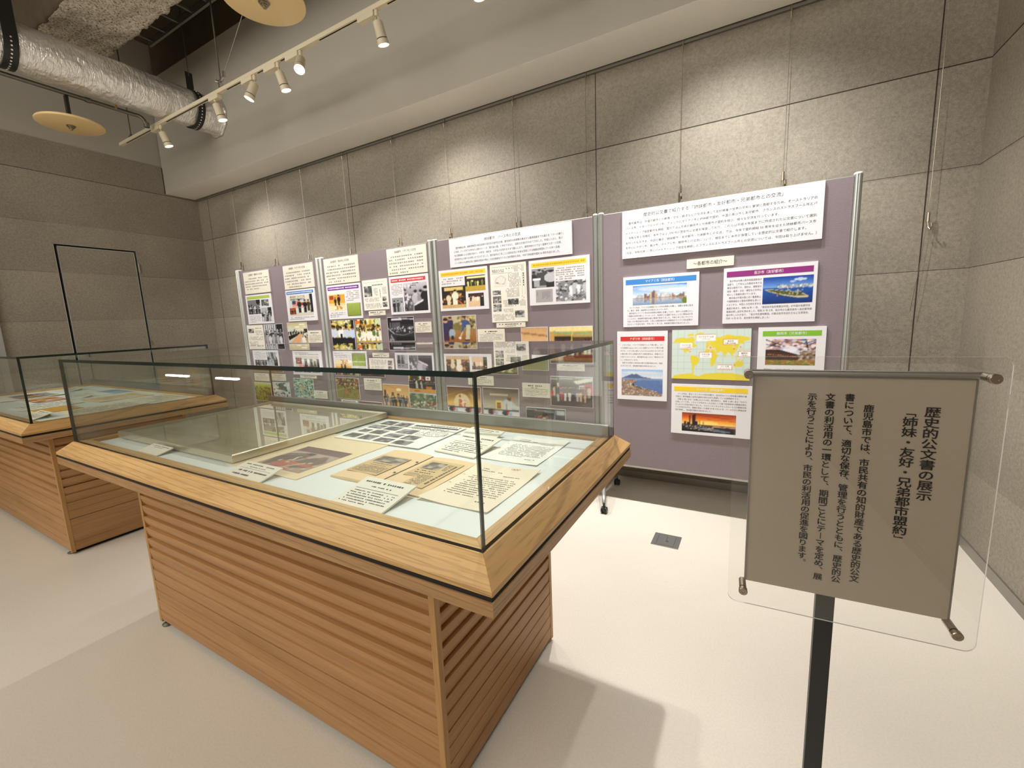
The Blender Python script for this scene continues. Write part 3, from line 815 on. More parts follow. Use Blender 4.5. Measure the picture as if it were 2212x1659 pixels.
# ------------------------------------------------------------------ printed photographs: colours laid on a fine grid
class Pic:
    def __init__(self, w=56, h=40, bg=(128, 128, 128)):
        self.w, self.h = w, h
        self.a = np.zeros((h, w, 3)); self.a[:] = bg
        yy, xx = np.mgrid[0:h, 0:w]
        self.X = (xx + 0.5) / w; self.Y = (yy + 0.5) / h
    def put(self, mask, c, al=1.0):
        self.a[mask] = self.a[mask] * (1 - al) + np.array(c) * al; return self
    def rect(self, x0, y0, x1, y1, c, al=1.0): return self.put((self.X >= x0) & (self.X <= x1) & (self.Y >= y0) & (self.Y <= y1), c, al)
    def ell(self, cx, cy, rx, ry, c, al=1.0): return self.put(((self.X - cx) / rx) ** 2 + ((self.Y - cy) / ry) ** 2 <= 1, c, al)
    def grad(self, x0, y0, x1, y1, c0, c1, horiz=False):
        m = (self.X >= x0) & (self.X <= x1) & (self.Y >= y0) & (self.Y <= y1)
        t = np.clip(((self.X - x0) / (x1 - x0)) if horiz else ((self.Y - y0) / (y1 - y0)), 0, 1)[..., None]
        self.a = np.where(m[..., None], np.array(c0) * (1 - t) + np.array(c1) * t, self.a); return self
    def line(self, x0, y0, x1, y1, wd, c, al=1.0):
        dx, dy = x1 - x0, y1 - y0; L2 = dx * dx + dy * dy + 1e-9
        t = np.clip(((self.X - x0) * dx + (self.Y - y0) * dy) / L2, 0, 1)
        return self.put((self.X - x0 - t * dx) ** 2 + (self.Y - y0 - t * dy) ** 2 <= wd * wd, c, al)
    def poly(self, pts, c, al=1.0):
        ins = np.zeros(self.X.shape, bool); n = len(pts)
        for i in range(n):
            (xa, ya), (xb, yb) = pts[i], pts[(i + 1) % n]
            if ya == yb: continue
            cr = ((ya > self.Y) != (yb > self.Y)) & (self.X < (xb - xa) * (self.Y - ya) / (yb - ya) + xa)
            ins ^= cr
        return self.put(ins, c, al)
    def noise(self, amp, seed=0, mono=True, x0=0, y0=0, x1=1, y1=1):
        rg = np.random.RandomState(seed)
        n = rg.uniform(-amp, amp, (self.h, self.w, 1 if mono else 3))
        m = ((self.X >= x0) & (self.X <= x1) & (self.Y >= y0) & (self.Y <= y1))[..., None]
        self.a = np.where(m, np.clip(self.a + n, 0, 255), self.a); return self
    def specks(self, n, cols, x0, y0, x1, y1, sx, sy, seed=0):
        rg = random.Random(seed)
        for _ in range(n):
            cx, cy = rg.uniform(x0, x1), rg.uniform(y0, y1)
            self.ell(cx, cy, sx * rg.uniform(0.6, 1.3), sy * rg.uniform(0.6, 1.3), rg.choice(cols), 0.9)
        return self
    def person(self, x, yb, hh, top, legs=None, skin=(206, 158, 122), hair=(34, 26, 22), wd=0.3):
        w_ = hh * wd * self.h / self.w
        legs = legs or top
        self.rect(x - w_ * 0.36, yb - hh * 0.48, x + w_ * 0.36, yb, legs)
        self.ell(x, yb - hh * 0.60, w_ * 0.55, hh * 0.24, top)
        self.ell(x, yb - hh * 0.885, w_ * 0.27, hh * 0.105, skin)
        self.ell(x, yb - hh * 0.935, w_ * 0.28, hh * 0.07, hair); return self
    def crowd(self, rows, y0, y1, h0, h1, tops, seed=0, x0=0.0, x1=1.0, n=9, legs=None, skin=(206, 158, 122), hair=(34, 26, 22)):
        rg = random.Random(seed)
        for r in range(rows):
            f = r / max(1, rows - 1); yb = y0 + (y1 - y0) * f; hh = h0 + (h1 - h0) * f
            for k in range(n):
                x = x0 + (x1 - x0) * (k + 0.5 + rg.uniform(-0.25, 0.25) + (0.5 if r % 2 else 0)) / n
                self.person(x, yb + rg.uniform(-0.02, 0.02), hh * rg.uniform(0.9, 1.08), rg.choice(tops), rg.choice(legs) if legs else None, skin, hair)
        return self
    def grey(self, lo=10, hi=245, tint=(1, 1, 1.03)):
        g = self.a.mean(axis=2, keepdims=True); self.a = np.clip(lo + g * (hi - lo) / 255.0 * np.array(tint), 0, 255); return self
    def wash(self, c, al):
        self.a = self.a * (1 - al) + np.array(c) * al; return self
    def linear(self):
        s = np.clip(self.a, 0, 255) / 255.0
        return np.where(s <= 0.04045, s / 12.92, ((s + 0.055) / 1.055) ** 2.4)

def put_pic(name, pic, frame, u0, v0, u1, v1, parent, h=0.0004, quad=None):
    """lay a printed picture between (u0, v0) top corner and (u1, v1) bottom corner; QUAD: four frame corners instead"""
    w, hh = pic.w, pic.h
    O, e1, e2, n = frame
    mb = MB()
    lin = pic.linear()
    # one small face per colour cell, corner colours shared so the print stays soft
    cols = []
    for j in range(hh + 1):
        for i in range(w + 1):
            fu, fv = i / w, j / hh
            if quad:
                a = Vector(quad[0]).lerp(Vector(quad[1]), fu); b = Vector(quad[3]).lerp(Vector(quad[2]), fu); q = a.lerp(b, fv)
                p = O + e1 * q.x + e2 * q.y + n * h
            else:
                p = O + e1 * (u0 + (u1 - u0) * fu) + e2 * (v0 + (v1 - v0) * fv) + n * h
            mb.v.append(tuple(p))
            i0, i1, j0, j1 = max(i - 1, 0), min(i, w - 1), max(j - 1, 0), min(j, hh - 1)
            c = (lin[j0, i0] + lin[j0, i1] + lin[j1, i0] + lin[j1, i1]) / 4
            cols.append((c[0], c[1], c[2], 1.0))
    for j in range(hh):
        for i in range(w):
            a = j * (w + 1) + i
            mb.f.append([a + w + 1, a + w + 2, a + 1, a]); mb.m.append(0)
    mb.c = cols
    return mb.build(name, MT['print'], parent)

DK = [(30, 28, 32), (44, 40, 44), (60, 54, 58), (24, 22, 26)]
LT = [(238, 234, 226), (222, 216, 206), (250, 248, 244)]
def p_skyline():
    p = Pic(72, 40); p.grad(0, 0, 1, 0.62, (96, 150, 222), (232, 238, 246))
    p.ell(0.6, 0.18, 0.5, 0.13, (236, 240, 248), 0.5); p.ell(0.85, 0.32, 0.35, 0.10, (250, 250, 250), 0.5); p.ell(0.25, 0.12, 0.3, 0.07, (190, 210, 238), 0.5)
    p.grad(0, 0.62, 1, 1, (198, 206, 220), (120, 146, 178))
    rg = random.Random(3)
    hs = [0.05, 0.1, 0.16, 0.2, 0.17, 0.13, 0.15, 0.22, 0.2, 0.1, 0.16, 0.26, 0.3, 0.36, 0.34, 0.2, 0.12, 0.1, 0.2, 0.24, 0.18, 0.12, 0.14, 0.2, 0.14, 0.1, 0.16, 0.1, 0.05, 0.04, 0.08, 0.14, 0.12, 0.18, 0.12]
    for i, q in enumerate(hs):
        x = 0.04 + i * 0.027; c = rg.choice([(150, 112, 92), (186, 150, 122), (120, 96, 92), (212, 186, 160), (98, 84, 92)])
        p.rect(x, 0.64 - q, x + 0.021, 0.66, c); p.rect(x, 0.68, x + 0.021, 0.68 + q * 0.9, c, 0.6)
    p.rect(0, 0.645, 1, 0.675, (150, 126, 92)); p.ell(0.97, 0.86, 0.05, 0.16, (110, 122, 40)); return p.noise(7, 1)
def p_island():
    p = Pic(72, 42); p.grad(0, 0, 1, 0.42, (18, 62, 160), (120, 168, 226)); p.ell(0.75, 0.13, 0.12, 0.05, (232, 240, 250), 0.8); p.ell(0.6, 0.2, 0.06, 0.03, (210, 226, 246), 0.7)
    p.grad(0, 0.42, 1, 1, (22, 84, 170), (8, 44, 110)); p.rect(0.0, 0.40, 0.4, 0.43, (44, 78, 124)); p.rect(0.35, 0.30, 1, 0.44, (150, 160, 172))
    p.specks(60, [(236, 236, 240), (96, 110, 130), (190, 196, 206)], 0.3, 0.31, 1, 0.43, 0.012, 0.03, 4)
    p.poly([(0.03, 0.46), (0.2, 0.46), (0.5, 0.53), (0.8, 0.64), (0.93, 0.76), (0.90, 0.82), (0.7, 0.80), (0.42, 0.70), (0.16, 0.56)], (196, 184, 150))
    p.poly([(0.06, 0.47), (0.2, 0.475), (0.5, 0.545), (0.78, 0.65), (0.88, 0.75), (0.7, 0.75), (0.42, 0.66), (0.18, 0.54)], (74, 84, 40))
    p.specks(50, [(112, 112, 56), (56, 66, 32), (200, 190, 150)], 0.12, 0.49, 0.8, 0.70, 0.018, 0.02, 5); return p.noise(6, 2)
def p_bay():
    p = Pic(64, 42); p.grad(0, 0, 1, 0.34, (150, 190, 232), (226, 226, 230)); p.ell(0.5, 0.12, 0.5, 0.05, (240, 232, 226), 0.5)
    p.poly([(0, 0.33), (0.12, 0.26), (0.22, 0.2), (0.27, 0.17), (0.31, 0.20), (0.36, 0.165), (0.42, 0.2), (0.52, 0.27), (0.7, 0.32), (1, 0.34), (0, 0.36)], (88, 104, 140))
    p.grad(0, 0.34, 1, 1, (120, 146, 190), (72, 98, 148)); p.poly([(0, 0.4), (0.35, 0.38), (0.42, 0.44), (0.3, 0.52), (0.3, 0.6), (0.42, 0.68), (0.7, 0.76), (1, 0.92), (1, 1), (0, 1)], (150, 130, 112))
    p.poly([(0.4, 0.5), (0.31, 0.54), (0.31, 0.6), (0.45, 0.68), (0.62, 0.72), (0.5, 0.74), (0.27, 0.62), (0.26, 0.52)], (56, 58, 46))
    p.specks(330, [(214, 190, 166), (120, 92, 76), (176, 146, 124), (70, 60, 56), (236, 226, 214), (150, 86, 66)], 0, 0.42, 1, 1.0, 0.014, 0.017, 6)
    p.poly([(0.36, 0.42), (1, 0.40), (1, 0.88), (0.7, 0.735), (0.44, 0.66), (0.33, 0.58), (0.33, 0.54)], (92, 118, 168)); p.grad(0.93, 0.42, 1, 0.6, (112, 136, 180), (92, 118, 168)); p.rect(0.5, 0.46, 0.62, 0.475, (130, 110, 110)); return p.noise(7, 3)
def p_oldhouse():
    p = Pic(64, 42); p.grad(0, 0, 1, 0.6, (92, 128, 196), (232, 226, 232)); p.specks(110, [(190, 140, 130), (226, 196, 190), (120, 84, 76), (240, 232, 236)], 0, 0, 1, 0.4, 0.05, 0.05, 7)
    for a in ((0, 0.02, 0.3, 0.22), (0.05, 0.3, 0.28, 0.12), (0, 0.2, 0.3, 0.3), (1, 0.05, 0.7, 0.2), (0.78, 0.3, 1, 0.12), (0.8, 0.02, 0.86, 0.42), (0.6, 0.1, 0.9, 0.25)): p.line(*a, 0.014, (58, 40, 34))
    p.ell(0.5, 0.4, 0.14, 0.14, (240, 240, 248), 0.8)
    p.poly([(0, 0.46), (0.3, 0.43), (0.62, 0.58), (0.72, 0.8), (0, 0.84)], (70, 44, 32)); p.poly([(0, 0.40), (0.28, 0.40), (0.68, 0.60), (0.64, 0.63), (0.28, 0.47), (0, 0.48)], (52, 34, 28))
    for i in range(12): p.rect(0.05 + i * 0.05, 0.56 + i * 0.008, 0.075 + i * 0.05, 0.62 + i * 0.006, (168, 118, 78)); p.rect(0.05 + i * 0.05, 0.70 + i * 0.004, 0.075 + i * 0.05, 0.77, (30, 22, 20))
    p.ell(0.86, 0.64, 0.16, 0.17, (112, 92, 70)); p.specks(60, [(150, 120, 96), (70, 66, 44), (196, 170, 150)], 0.7, 0.45, 1, 0.8, 0.03, 0.04, 8)
    p.grad(0, 0.80, 1, 1, (150, 138, 60), (112, 112, 44)); p.specks(60, [(186, 166, 76), (86, 92, 36), (200, 80, 40)], 0, 0.82, 1, 1, 0.03, 0.02, 9); return p.noise(10, 4)
def p_sunset():
    p = Pic(72, 30); p.grad(0, 0, 1, 0.30, (150, 60, 30), (232, 110, 40)); p.grad(0, 0.30, 1, 0.60, (236, 128, 34), (255, 220, 120)); p.ell(0.47, 0.5, 0.22, 0.10, (255, 232, 130), 0.7)
    p.line(0.1, 0.05, 0.9, 0.22, 0.03, (120, 56, 40), 0.5); p.line(0.5, 0.3, 1, 0.34, 0.02, (190, 84, 36), 0.6)
    p.rect(0, 0.60, 1, 0.72, (92, 66, 76)); p.rect(0.6, 0.62, 1, 0.74, (206, 150, 120)); p.grad(0, 0.70, 1, 1, (48, 46, 54), (24, 26, 24))
    for x, y, w_ in ((0.14, 0.12, 0.022), (0.2, 0.09, 0.06), (0.23, 0.05, 0.03), (0.33, 0.4, 0.02), (0.4, 0.42, 0.02), (0.04, 0.46, 0.05), (0.27, 0.44, 0.03), (0.1, 0.5, 0.05)): p.rect(x, y, x + w_, 0.66, (40, 28, 40))
    p.poly([(0.25, 0.74), (0.6, 0.78), (0.95, 0.9), (0.8, 0.96), (0.4, 0.88)], (112, 116, 134)); p.specks(60, [(240, 220, 180), (30, 34, 28), (150, 140, 150)], 0, 0.62, 0.6, 0.9, 0.012, 0.02, 10)
    p.line(0.44, 0.64, 0.62, 0.60, 0.012, (60, 40, 40)); p.line(0.62, 0.60, 0.9, 0.70, 0.012, (80, 56, 50)); return p.noise(6, 5)
def p_map():
    p = Pic(140, 98, (206, 222, 214)); land = (226, 208, 62)
    for i in range(1, 12): p.rect(i / 12 - 0.002, 0, i / 12 + 0.002, 0.86, (182, 204, 204))
    for j in range(1, 7): p.rect(0, j / 7.6 - 0.003, 1, j / 7.6 + 0.003, (182, 204, 204))
    P = p.poly
    P([(0.03, 0.22), (0.06, 0.17), (0.14, 0.15), (0.2, 0.17), (0.27, 0.14), (0.31, 0.19), (0.29, 0.27), (0.33, 0.31), (0.32, 0.35), (0.26, 0.36), (0.245, 0.40), (0.25, 0.46), (0.235, 0.43), (0.19, 0.44), (0.2, 0.49), (0.25, 0.52), (0.22, 0.50), (0.17, 0.46), (0.13, 0.36), (0.12, 0.27), (0.07, 0.24), (0.03, 0.29)], land)
    P([(0.25, 0.52), (0.32, 0.52), (0.375, 0.58), (0.36, 0.66), (0.31, 0.74), (0.29, 0.86), (0.27, 0.84), (0.275, 0.72), (0.25, 0.60)], land)
    P([(0.30, 0.10), (0.38, 0.05), (0.42, 0.08), (0.40, 0.16), (0.35, 0.22), (0.32, 0.16)], land); P([(0.2, 0.10), (0.28, 0.07), (0.29, 0.12), (0.22, 0.13)], land)
    P([(0.45, 0.30), (0.455, 0.24), (0.5, 0.22), (0.5, 0.17), (0.54, 0.11), (0.58, 0.14), (0.62, 0.16), (0.72, 0.10), (0.80, 0.13), (0.9, 0.14), (0.99, 0.17), (0.98, 0.22), (0.92, 0.24), (0.91, 0.30), (0.87, 0.27), (0.855, 0.35), (0.83, 0.40), (0.815, 0.47), (0.79, 0.48), (0.78, 0.55), (0.755, 0.47), (0.72, 0.45), (0.69, 0.56), (0.665, 0.46), (0.63, 0.43), (0.60, 0.48), (0.565, 0.40), (0.57, 0.36), (0.53, 0.37), (0.52, 0.33), (0.49, 0.34), (0.47, 0.38), (0.45, 0.38)], land)
    P([(0.45, 0.39), (0.52, 0.38), (0.57, 0.42), (0.59, 0.50), (0.62, 0.51), (0.58, 0.58), (0.57, 0.68), (0.54, 0.74), (0.52, 0.73), (0.51, 0.62), (0.505, 0.55), (0.45, 0.53), (0.43, 0.47)], land); P([(0.60, 0.65), (0.615, 0.63), (0.605, 0.70), (0.595, 0.71)], land)
    P([(0.80, 0.68), (0.83, 0.63), (0.86, 0.60), (0.885, 0.63), (0.90, 0.59), (0.92, 0.67), (0.90, 0.74), (0.86, 0.73), (0.81, 0.75)], land); P([(0.77, 0.54), (0.80, 0.58), (0.86, 0.58), (0.91, 0.61), (0.85, 0.60), (0.78, 0.57)], land); P([(0.82, 0.52), (0.845, 0.53), (0.84, 0.57), (0.815, 0.56)], land)
    P([(0.885, 0.36), (0.905, 0.33), (0.895, 0.40), (0.87, 0.42)], land); P([(0.45, 0.27), (0.47, 0.25), (0.475, 0.31), (0.455, 0.32)], land); P([(0.96, 0.78), (0.985, 0.74), (0.97, 0.83)], land)
    P([(0.0, 1), (0.04, 0.93), (0.15, 0.90), (0.27, 0.88), (0.31, 0.83), (0.30, 0.91), (0.36, 0.94), (0.45, 0.88), (0.6, 0.86), (0.8, 0.86), (0.95, 0.90), (1, 0.92), (1, 1)], land)
    for x, y in ((0.245, 0.435), (0.51, 0.36), (0.80, 0.385), (0.88, 0.345), (0.81, 0.70)): p.ell(x, y, 0.009, 0.013, (216, 60, 44))
    for x0, y0, x1, y1 in ((0.33, 0.10, 0.57, 0.22), (0.115, 0.27, 0.27, 0.38), (0.67, 0.20, 0.84, 0.30), (0.37, 0.46, 0.53, 0.56), (0.855, 0.435, 1.0, 0.53), (0.61, 0.70, 0.78, 0.79)):
        p.rect(x0 - 0.004, y0 - 0.006, x1 + 0.004, y1 + 0.006, (214, 96, 90)); p.rect(x0, y0, x1, y1, (248, 246, 242))
    for a in ((0.48, 0.22, 0.50, 0.33), (0.79, 0.30, 0.795, 0.37), (0.5, 0.46, 0.51, 0.38), (0.23, 0.38, 0.245, 0.43), (0.90, 0.435, 0.885, 0.36), (0.78, 0.71, 0.805, 0.70)): p.line(*a, 0.005, (236, 200, 190))
    return p
def p_handshake():
    p = Pic(52, 44, (206, 216, 212)); p.rect(0, 0, 1, 0.2, (228, 222, 206)); p.rect(0.13, 0.28, 0.45, 0.62, (226, 216, 206))
    for i in range(5): p.rect(0.13, 0.30 + i * 0.07, 0.45, 0.33 + i * 0.07, (206, 96, 80))
    p.rect(0.13, 0.28, 0.29, 0.44, (52, 62, 96)); p.ell(0.56, 0.44, 0.05, 0.08, (206, 44, 40))
    p.rect(0.88, 0, 1, 1, (30, 32, 52)); p.rect(0.68, 0.25, 0.9, 0.75, (206, 196, 168))
    p.person(0.44, 0.86, 0.66, (40, 34, 34)); p.person(0.67, 0.86, 0.62, (26, 24, 30)); p.person(0.82, 0.8, 0.55, (70, 52, 40)); p.line(0.44, 0.6, 0.64, 0.6, 0.02, (206, 150, 118)); p.rect(0.5, 0.66, 0.57, 0.9, (236, 234, 228))
    p.rect(0, 0.86, 1, 1, (212, 204, 190)); p.rect(0.0, 0.62, 0.26, 0.94, (170, 80, 50)); p.crowd(1, 0.92, 0.92, 0.26, 0.26, DK, 1, 0.0, 0.26, 3); return p.noise(8, 11)
def p_bwmeet(seed=1, stripes=True):
    p = Pic(52, 42, (120, 118, 122))
    rg = random.Random(seed)
    if stripes:
        for i in range(9): p.rect(i / 9, 0, i / 9 + 0.06, 0.4, (225, 222, 224) if i < 6 else (60, 58, 62))
    p.rect(0.7, 0, 1, 0.5, (28, 26, 30)); p.crowd(3, 0.62, 1.15, 0.42, 0.66, [(60, 60, 66), (110, 110, 116), (170, 170, 176), (36, 34, 40), (216, 214, 216)], seed, n=5, skin=(200, 198, 200), hair=(18, 18, 20))
    return p.grey().noise(12, seed)
def p_meeting():
    p = Pic(52, 42, (196, 204, 190)); p.grad(0, 0, 1, 0.26, (196, 186, 140), (222, 214, 176)); p.rect(0.62, 0.08, 0.9, 0.13, (255, 250, 226)); p.rect(0.4, 0.2, 0.62, 0.24, (255, 252, 232)); p.rect(0.78, 0.18, 0.95, 0.22, (255, 250, 230))
    p.poly([(0, 0.2), (0.5, 0.3), (0.5, 0.5), (0, 0.6)], (206, 216, 204)); p.rect(0.5, 0.28, 1, 0.5, (226, 216, 186)); p.rect(0.33, 0.3, 0.39, 0.48, (130, 96, 70)); p.rect(0.83, 0.3, 1, 0.5, (46, 38, 34))
    p.crowd(1, 0.62, 0.62, 0.22, 0.22, DK, 3, 0.0, 0.9, 13); p.poly([(0, 0.66), (0.55, 0.52), (0.6, 0.58), (0.02, 0.88)], (34, 22, 20)); p.poly([(0.1, 1), (0.56, 0.56), (0.74, 0.56), (0.6, 1)], (222, 170, 126)); p.crowd(3, 0.72, 1.05, 0.2, 0.34, [(240, 238, 226), (30, 30, 36), (196, 150, 104)], 5, 0.7, 1.02, 3); return p.noise(9, 12)
def p_girls():
    p = Pic(52, 42, (206, 190, 96)); p.specks(90, [(242, 232, 190), (112, 130, 50), (40, 44, 24), (236, 206, 110)], 0, 0, 1, 0.45, 0.06, 0.06, 3); p.ell(0.3, 0.3, 0.1, 0.13, (60, 74, 30)); p.rect(0.88, 0, 1, 0.5, (30, 28, 30))
    p.rect(0, 0.75, 1, 1, (28, 26, 32))
    for x, c, hh in ((0.12, (208, 218, 236), 0.84), (0.42, (244, 244, 244), 0.80), (0.66, (206, 214, 232), 0.80), (0.92, (196, 214, 242), 0.78)): p.person(x, 1.04, hh, c, (28, 28, 36), (190, 124, 88), (24, 18, 16), 0.40)
    p.rect(0.38, 0.56, 0.48, 0.9, (26, 26, 36)); return p.noise(10, 13)
def p_dance():
    p = Pic(52, 42, (232, 216, 130)); p.specks(40, [(90, 86, 40), (250, 244, 200), (40, 36, 24), (190, 160, 60)], 0, 0, 1, 0.5, 0.06, 0.09, 4); p.line(0, 0.18, 1, 0.34, 0.02, (196, 130, 40)); p.line(0, 0.26, 1, 0.40, 0.012, (150, 96, 40)); p.rect(0, 0.05, 0.2, 0.17, (226, 110, 40)); p.rect(0.78, 0.02, 1, 0.26, (206, 220, 176))
    p.specks(16, [(34, 30, 22)], 0, 0.25, 1, 0.46, 0.03, 0.06, 9); p.rect(0, 0.78, 1, 1, (190, 152, 56)); p.crowd(2, 0.82, 0.94, 0.42, 0.5, [(246, 244, 232), (236, 232, 216), (96, 120, 60)], 6, n=8, legs=[(244, 242, 230)]); p.line(0.1, 0.98, 0.3, 0.8, 0.01, (90, 66, 30)); return p.noise(10, 14)
def p_hall_bw():
    p = Pic(52, 42, (40, 38, 44)); p.rect(0, 0, 1, 0.3, (22, 22, 26)); p.line(0.45, 0.05, 1, 0.1, 0.02, (200, 200, 206)); p.rect(0.15, 0.04, 0.55, 0.13, (236, 234, 230))
    for i in range(5): p.rect(0.08 + i * 0.085, 0.22, 0.14 + i * 0.085, 0.5, (96, 94, 104))
    p.specks(40, [(190, 188, 196), (110, 108, 116), (230, 230, 232)], 0.1, 0.4, 0.95, 0.62, 0.022, 0.03, 5); p.line(0, 0.45, 0.25, 0.7, 0.02, (170, 168, 176)); p.line(0.25, 0.7, 0.6, 0.76, 0.014, (130, 128, 136)); p.line(0.6, 0.76, 1, 0.62, 0.014, (120, 118, 126)); p.rect(0.3, 0.8, 1, 1, (18, 18, 22)); p.specks(14, [(150, 148, 156)], 0, 0.7, 0.2, 1, 0.03, 0.04, 2); return p.grey(8, 235, (1, 0.98, 1.06)).noise(9, 15)
def p_digging():
    p = Pic(56, 40, (150, 118, 70)); p.grad(0, 0, 1, 0.5, (176, 150, 100), (150, 112, 66)); p.rect(0.28, 0, 0.48, 0.3, (190, 180, 150)); p.specks(50, [(60, 48, 34), (110, 110, 60), (206, 186, 140)], 0.45, 0, 1, 0.5, 0.03, 0.06, 6); p.grad(0, 0.62, 1, 1, (168, 112, 56), (140, 92, 46)); p.ell(0.46, 0.4, 0.14, 0.16, (120, 112, 56))
    for x, hh in ((0.08, 0.9), (0.23, 0.6)): p.person(x, 0.96 if x < 0.2 else 0.62, hh, (52, 46, 84), (64, 40, 66), (206, 160, 130), (40, 30, 30), 0.42)
    p.ell(0.27, 0.66, 0.10, 0.17, (150, 172, 190)); p.rect(0.24, 0.76, 0.32, 0.9, (40, 36, 40)); p.ell(0.68, 0.30, 0.15, 0.14, (60, 80, 130)); p.line(0.62, 0.42, 0.58, 0.62, 0.03, (60, 80, 130)); p.poly([(0.72, 0.36), (0.84, 0.36), (0.80, 0.9), (0.68, 0.92)], (190, 190, 160)); p.line(0.60, 0.6, 0.52, 0.82, 0.014, (206, 190, 150)); p.ell(0.51, 0.84, 0.04, 0.05, (236, 230, 214)); p.ell(0.55, 0.30, 0.035, 0.05, (206, 160, 120)); p.rect(0.66, 0.9, 0.8, 0.95, (20, 16, 14)); return p.noise(10, 16)
def p_teacher():
    p = Pic(44, 44, (206, 150, 96)); p.grad(0, 0, 1, 0.5, (206, 160, 110), (232, 196, 146)); p.line(0, 0.12, 1, 0.2, 0.02, (160, 110, 66)); p.rect(0, 0.36, 1, 0.62, (60, 38, 30)); p.person(0.55, 1.0, 0.6, (244, 240, 236), (30, 24, 26), (226, 170, 140), (16, 12, 12), 0.5); p.rect(0.28, 0.5, 0.44, 0.9, (26, 20, 20)); p.grad(0, 0.62, 1, 1, (120, 122, 60), (142, 144, 96)); p.ell(0.45, 0.66, 0.08, 0.06, (244, 240, 230)); return p.noise(8, 17)
def p_archery():
    p = Pic(56, 40, (186, 150, 80)); p.rect(0, 0, 1, 0.12, (236, 216, 150)); p.line(0.1, 0.14, 1, 0.2, 0.03, (140, 170, 110)); p.rect(0, 0.28, 1, 0.7, (80, 54, 34)); p.rect(0.1, 0.26, 0.55, 0.36, (40, 26, 20)); p.rect(0, 0.14, 0.1, 0.9, (206, 160, 90)); p.line(0.55, 0.02, 0.5, 0.6, 0.01, (226, 206, 90)); p.crowd(1, 0.8, 0.8, 0.42, 0.42, [(240, 234, 222), (30, 26, 30), (60, 50, 60)], 5, 0.15, 1, 8); p.poly([(0.3, 0.8), (1, 0.74), (1, 0.92), (0.3, 0.92)], (120, 52, 34)); p.rect(0, 0.92, 1, 1, (84, 62, 52)); return p.noise(10, 18)
def p_ground():
    p = Pic(56, 34, (128, 124, 70)); p.grad(0, 0, 1, 0.5, (190, 200, 196), (150, 140, 96)); p.specks(80, [(200, 186, 130), (70, 60, 36), (226, 216, 176), (150, 120, 66)], 0, 0.4, 1, 1, 0.03, 0.04, 8); p.rect(0, 0.93, 1, 1, (70, 62, 40)); return p.noise(12, 19)
def p_stage(kind):
    p = Pic(56, 40); p.grad(0, 0, 1, 0.74, (96, 62, 44), (246, 196, 90)) if kind == 0 else p.grad(0, 0, 1, 0.74, (92, 76, 66), (196, 190, 176))
    if kind == 0:
        p.ell(0.44, 0.62, 0.24, 0.36, (226, 206, 160)); p.poly([(0.66, 0.2), (1, 0.55), (1, 0.74), (0.84, 0.74)], (240, 190, 110), 0.6)
        p.rect(0.34, 0.48, 0.42, 0.8, (206, 130, 50)); p.rect(0.42, 0.46, 0.56, 0.8, (236, 214, 190)); p.specks(24, [(206, 60, 40), (230, 150, 60), (180, 40, 40)], 0.36, 0.5, 0.56, 0.84, 0.02, 0.025, 2); p.ell(0.39, 0.36, 0.03, 0.06, (190, 80, 40))
    else:
        p.ell(0.66, 0.74, 0.16, 0.34, (206, 214, 226), 0.8); p.poly([(0.7, 0.36), (1, 0.66), (1, 0.76), (0.86, 0.76)], (214, 222, 232), 0.7)
        p.rect(0.36, 0.44, 0.54, 0.86, (236, 206, 70)); p.rect(0.39, 0.52, 0.5, 0.76, (60, 66, 86)); p.ell(0.45, 0.64, 0.04, 0.08, (206, 80, 50)); p.ell(0.76, 0.38, 0.08, 0.06, (90, 40, 30)); p.ell(0.82, 0.40, 0.03, 0.07, (200, 130, 40)); p.rect(0.64, 0.54, 0.68, 0.82, (196, 140, 70)); p.rect(0.2, 0.2, 0.72, 0.28, (196, 180, 150))
    p.rect(0, 0.77, 1, 0.82, (34, 26, 22)); p.grad(0, 0.82, 1, 1, (206, 206, 214), (240, 236, 232))
    for x in ((0.12, 0.62, 0.9) if kind == 0 else (0.22, 0.62)): p.ell(x, 0.9, 0.10, 0.09, (24, 20, 22)); p.ell(x + 0.08, 0.88, 0.04, 0.06, (216, 60, 44)); p.ell(x + 0.14, 0.92, 0.05, 0.06, (150, 180, 220))
    return p.noise(7, 20 + kind)
def p_group():
    p = Pic(64, 44, (90, 88, 86)); p.grad(0, 0, 1, 0.36, (150, 150, 140), (84, 80, 78)); p.line(0, 0.08, 1, 0.02, 0.01, (226, 226, 216)); p.poly([(0.55, 0.14), (1, 0.0), (1, 0.12), (0.62, 0.24)], (240, 238, 226)); p.rect(0.68, 0.28, 0.82, 0.5, (226, 222, 216)); p.rect(0.82, 0.22, 1, 0.6, (196, 84, 84)); p.rect(0.15, 0.2, 0.2, 0.34, (236, 234, 226)); p.rect(0, 0.5, 0.08, 0.72, (200, 40, 40)); p.rect(0, 0.66, 1, 1, (50, 48, 52))
    p.crowd(1, 0.68, 0.68, 0.38, 0.38, [(40, 38, 46), (206, 196, 176), (96, 90, 88), (236, 232, 226), (60, 66, 90)], 4, 0.06, 0.96, 13); p.crowd(1, 0.82, 0.82, 0.32, 0.32, [(226, 190, 160), (232, 226, 200), (36, 34, 40), (230, 226, 226), (196, 60, 50), (190, 196, 200), (180, 66, 50)], 8, 0.14, 0.88, 8); return p.noise(9, 22)
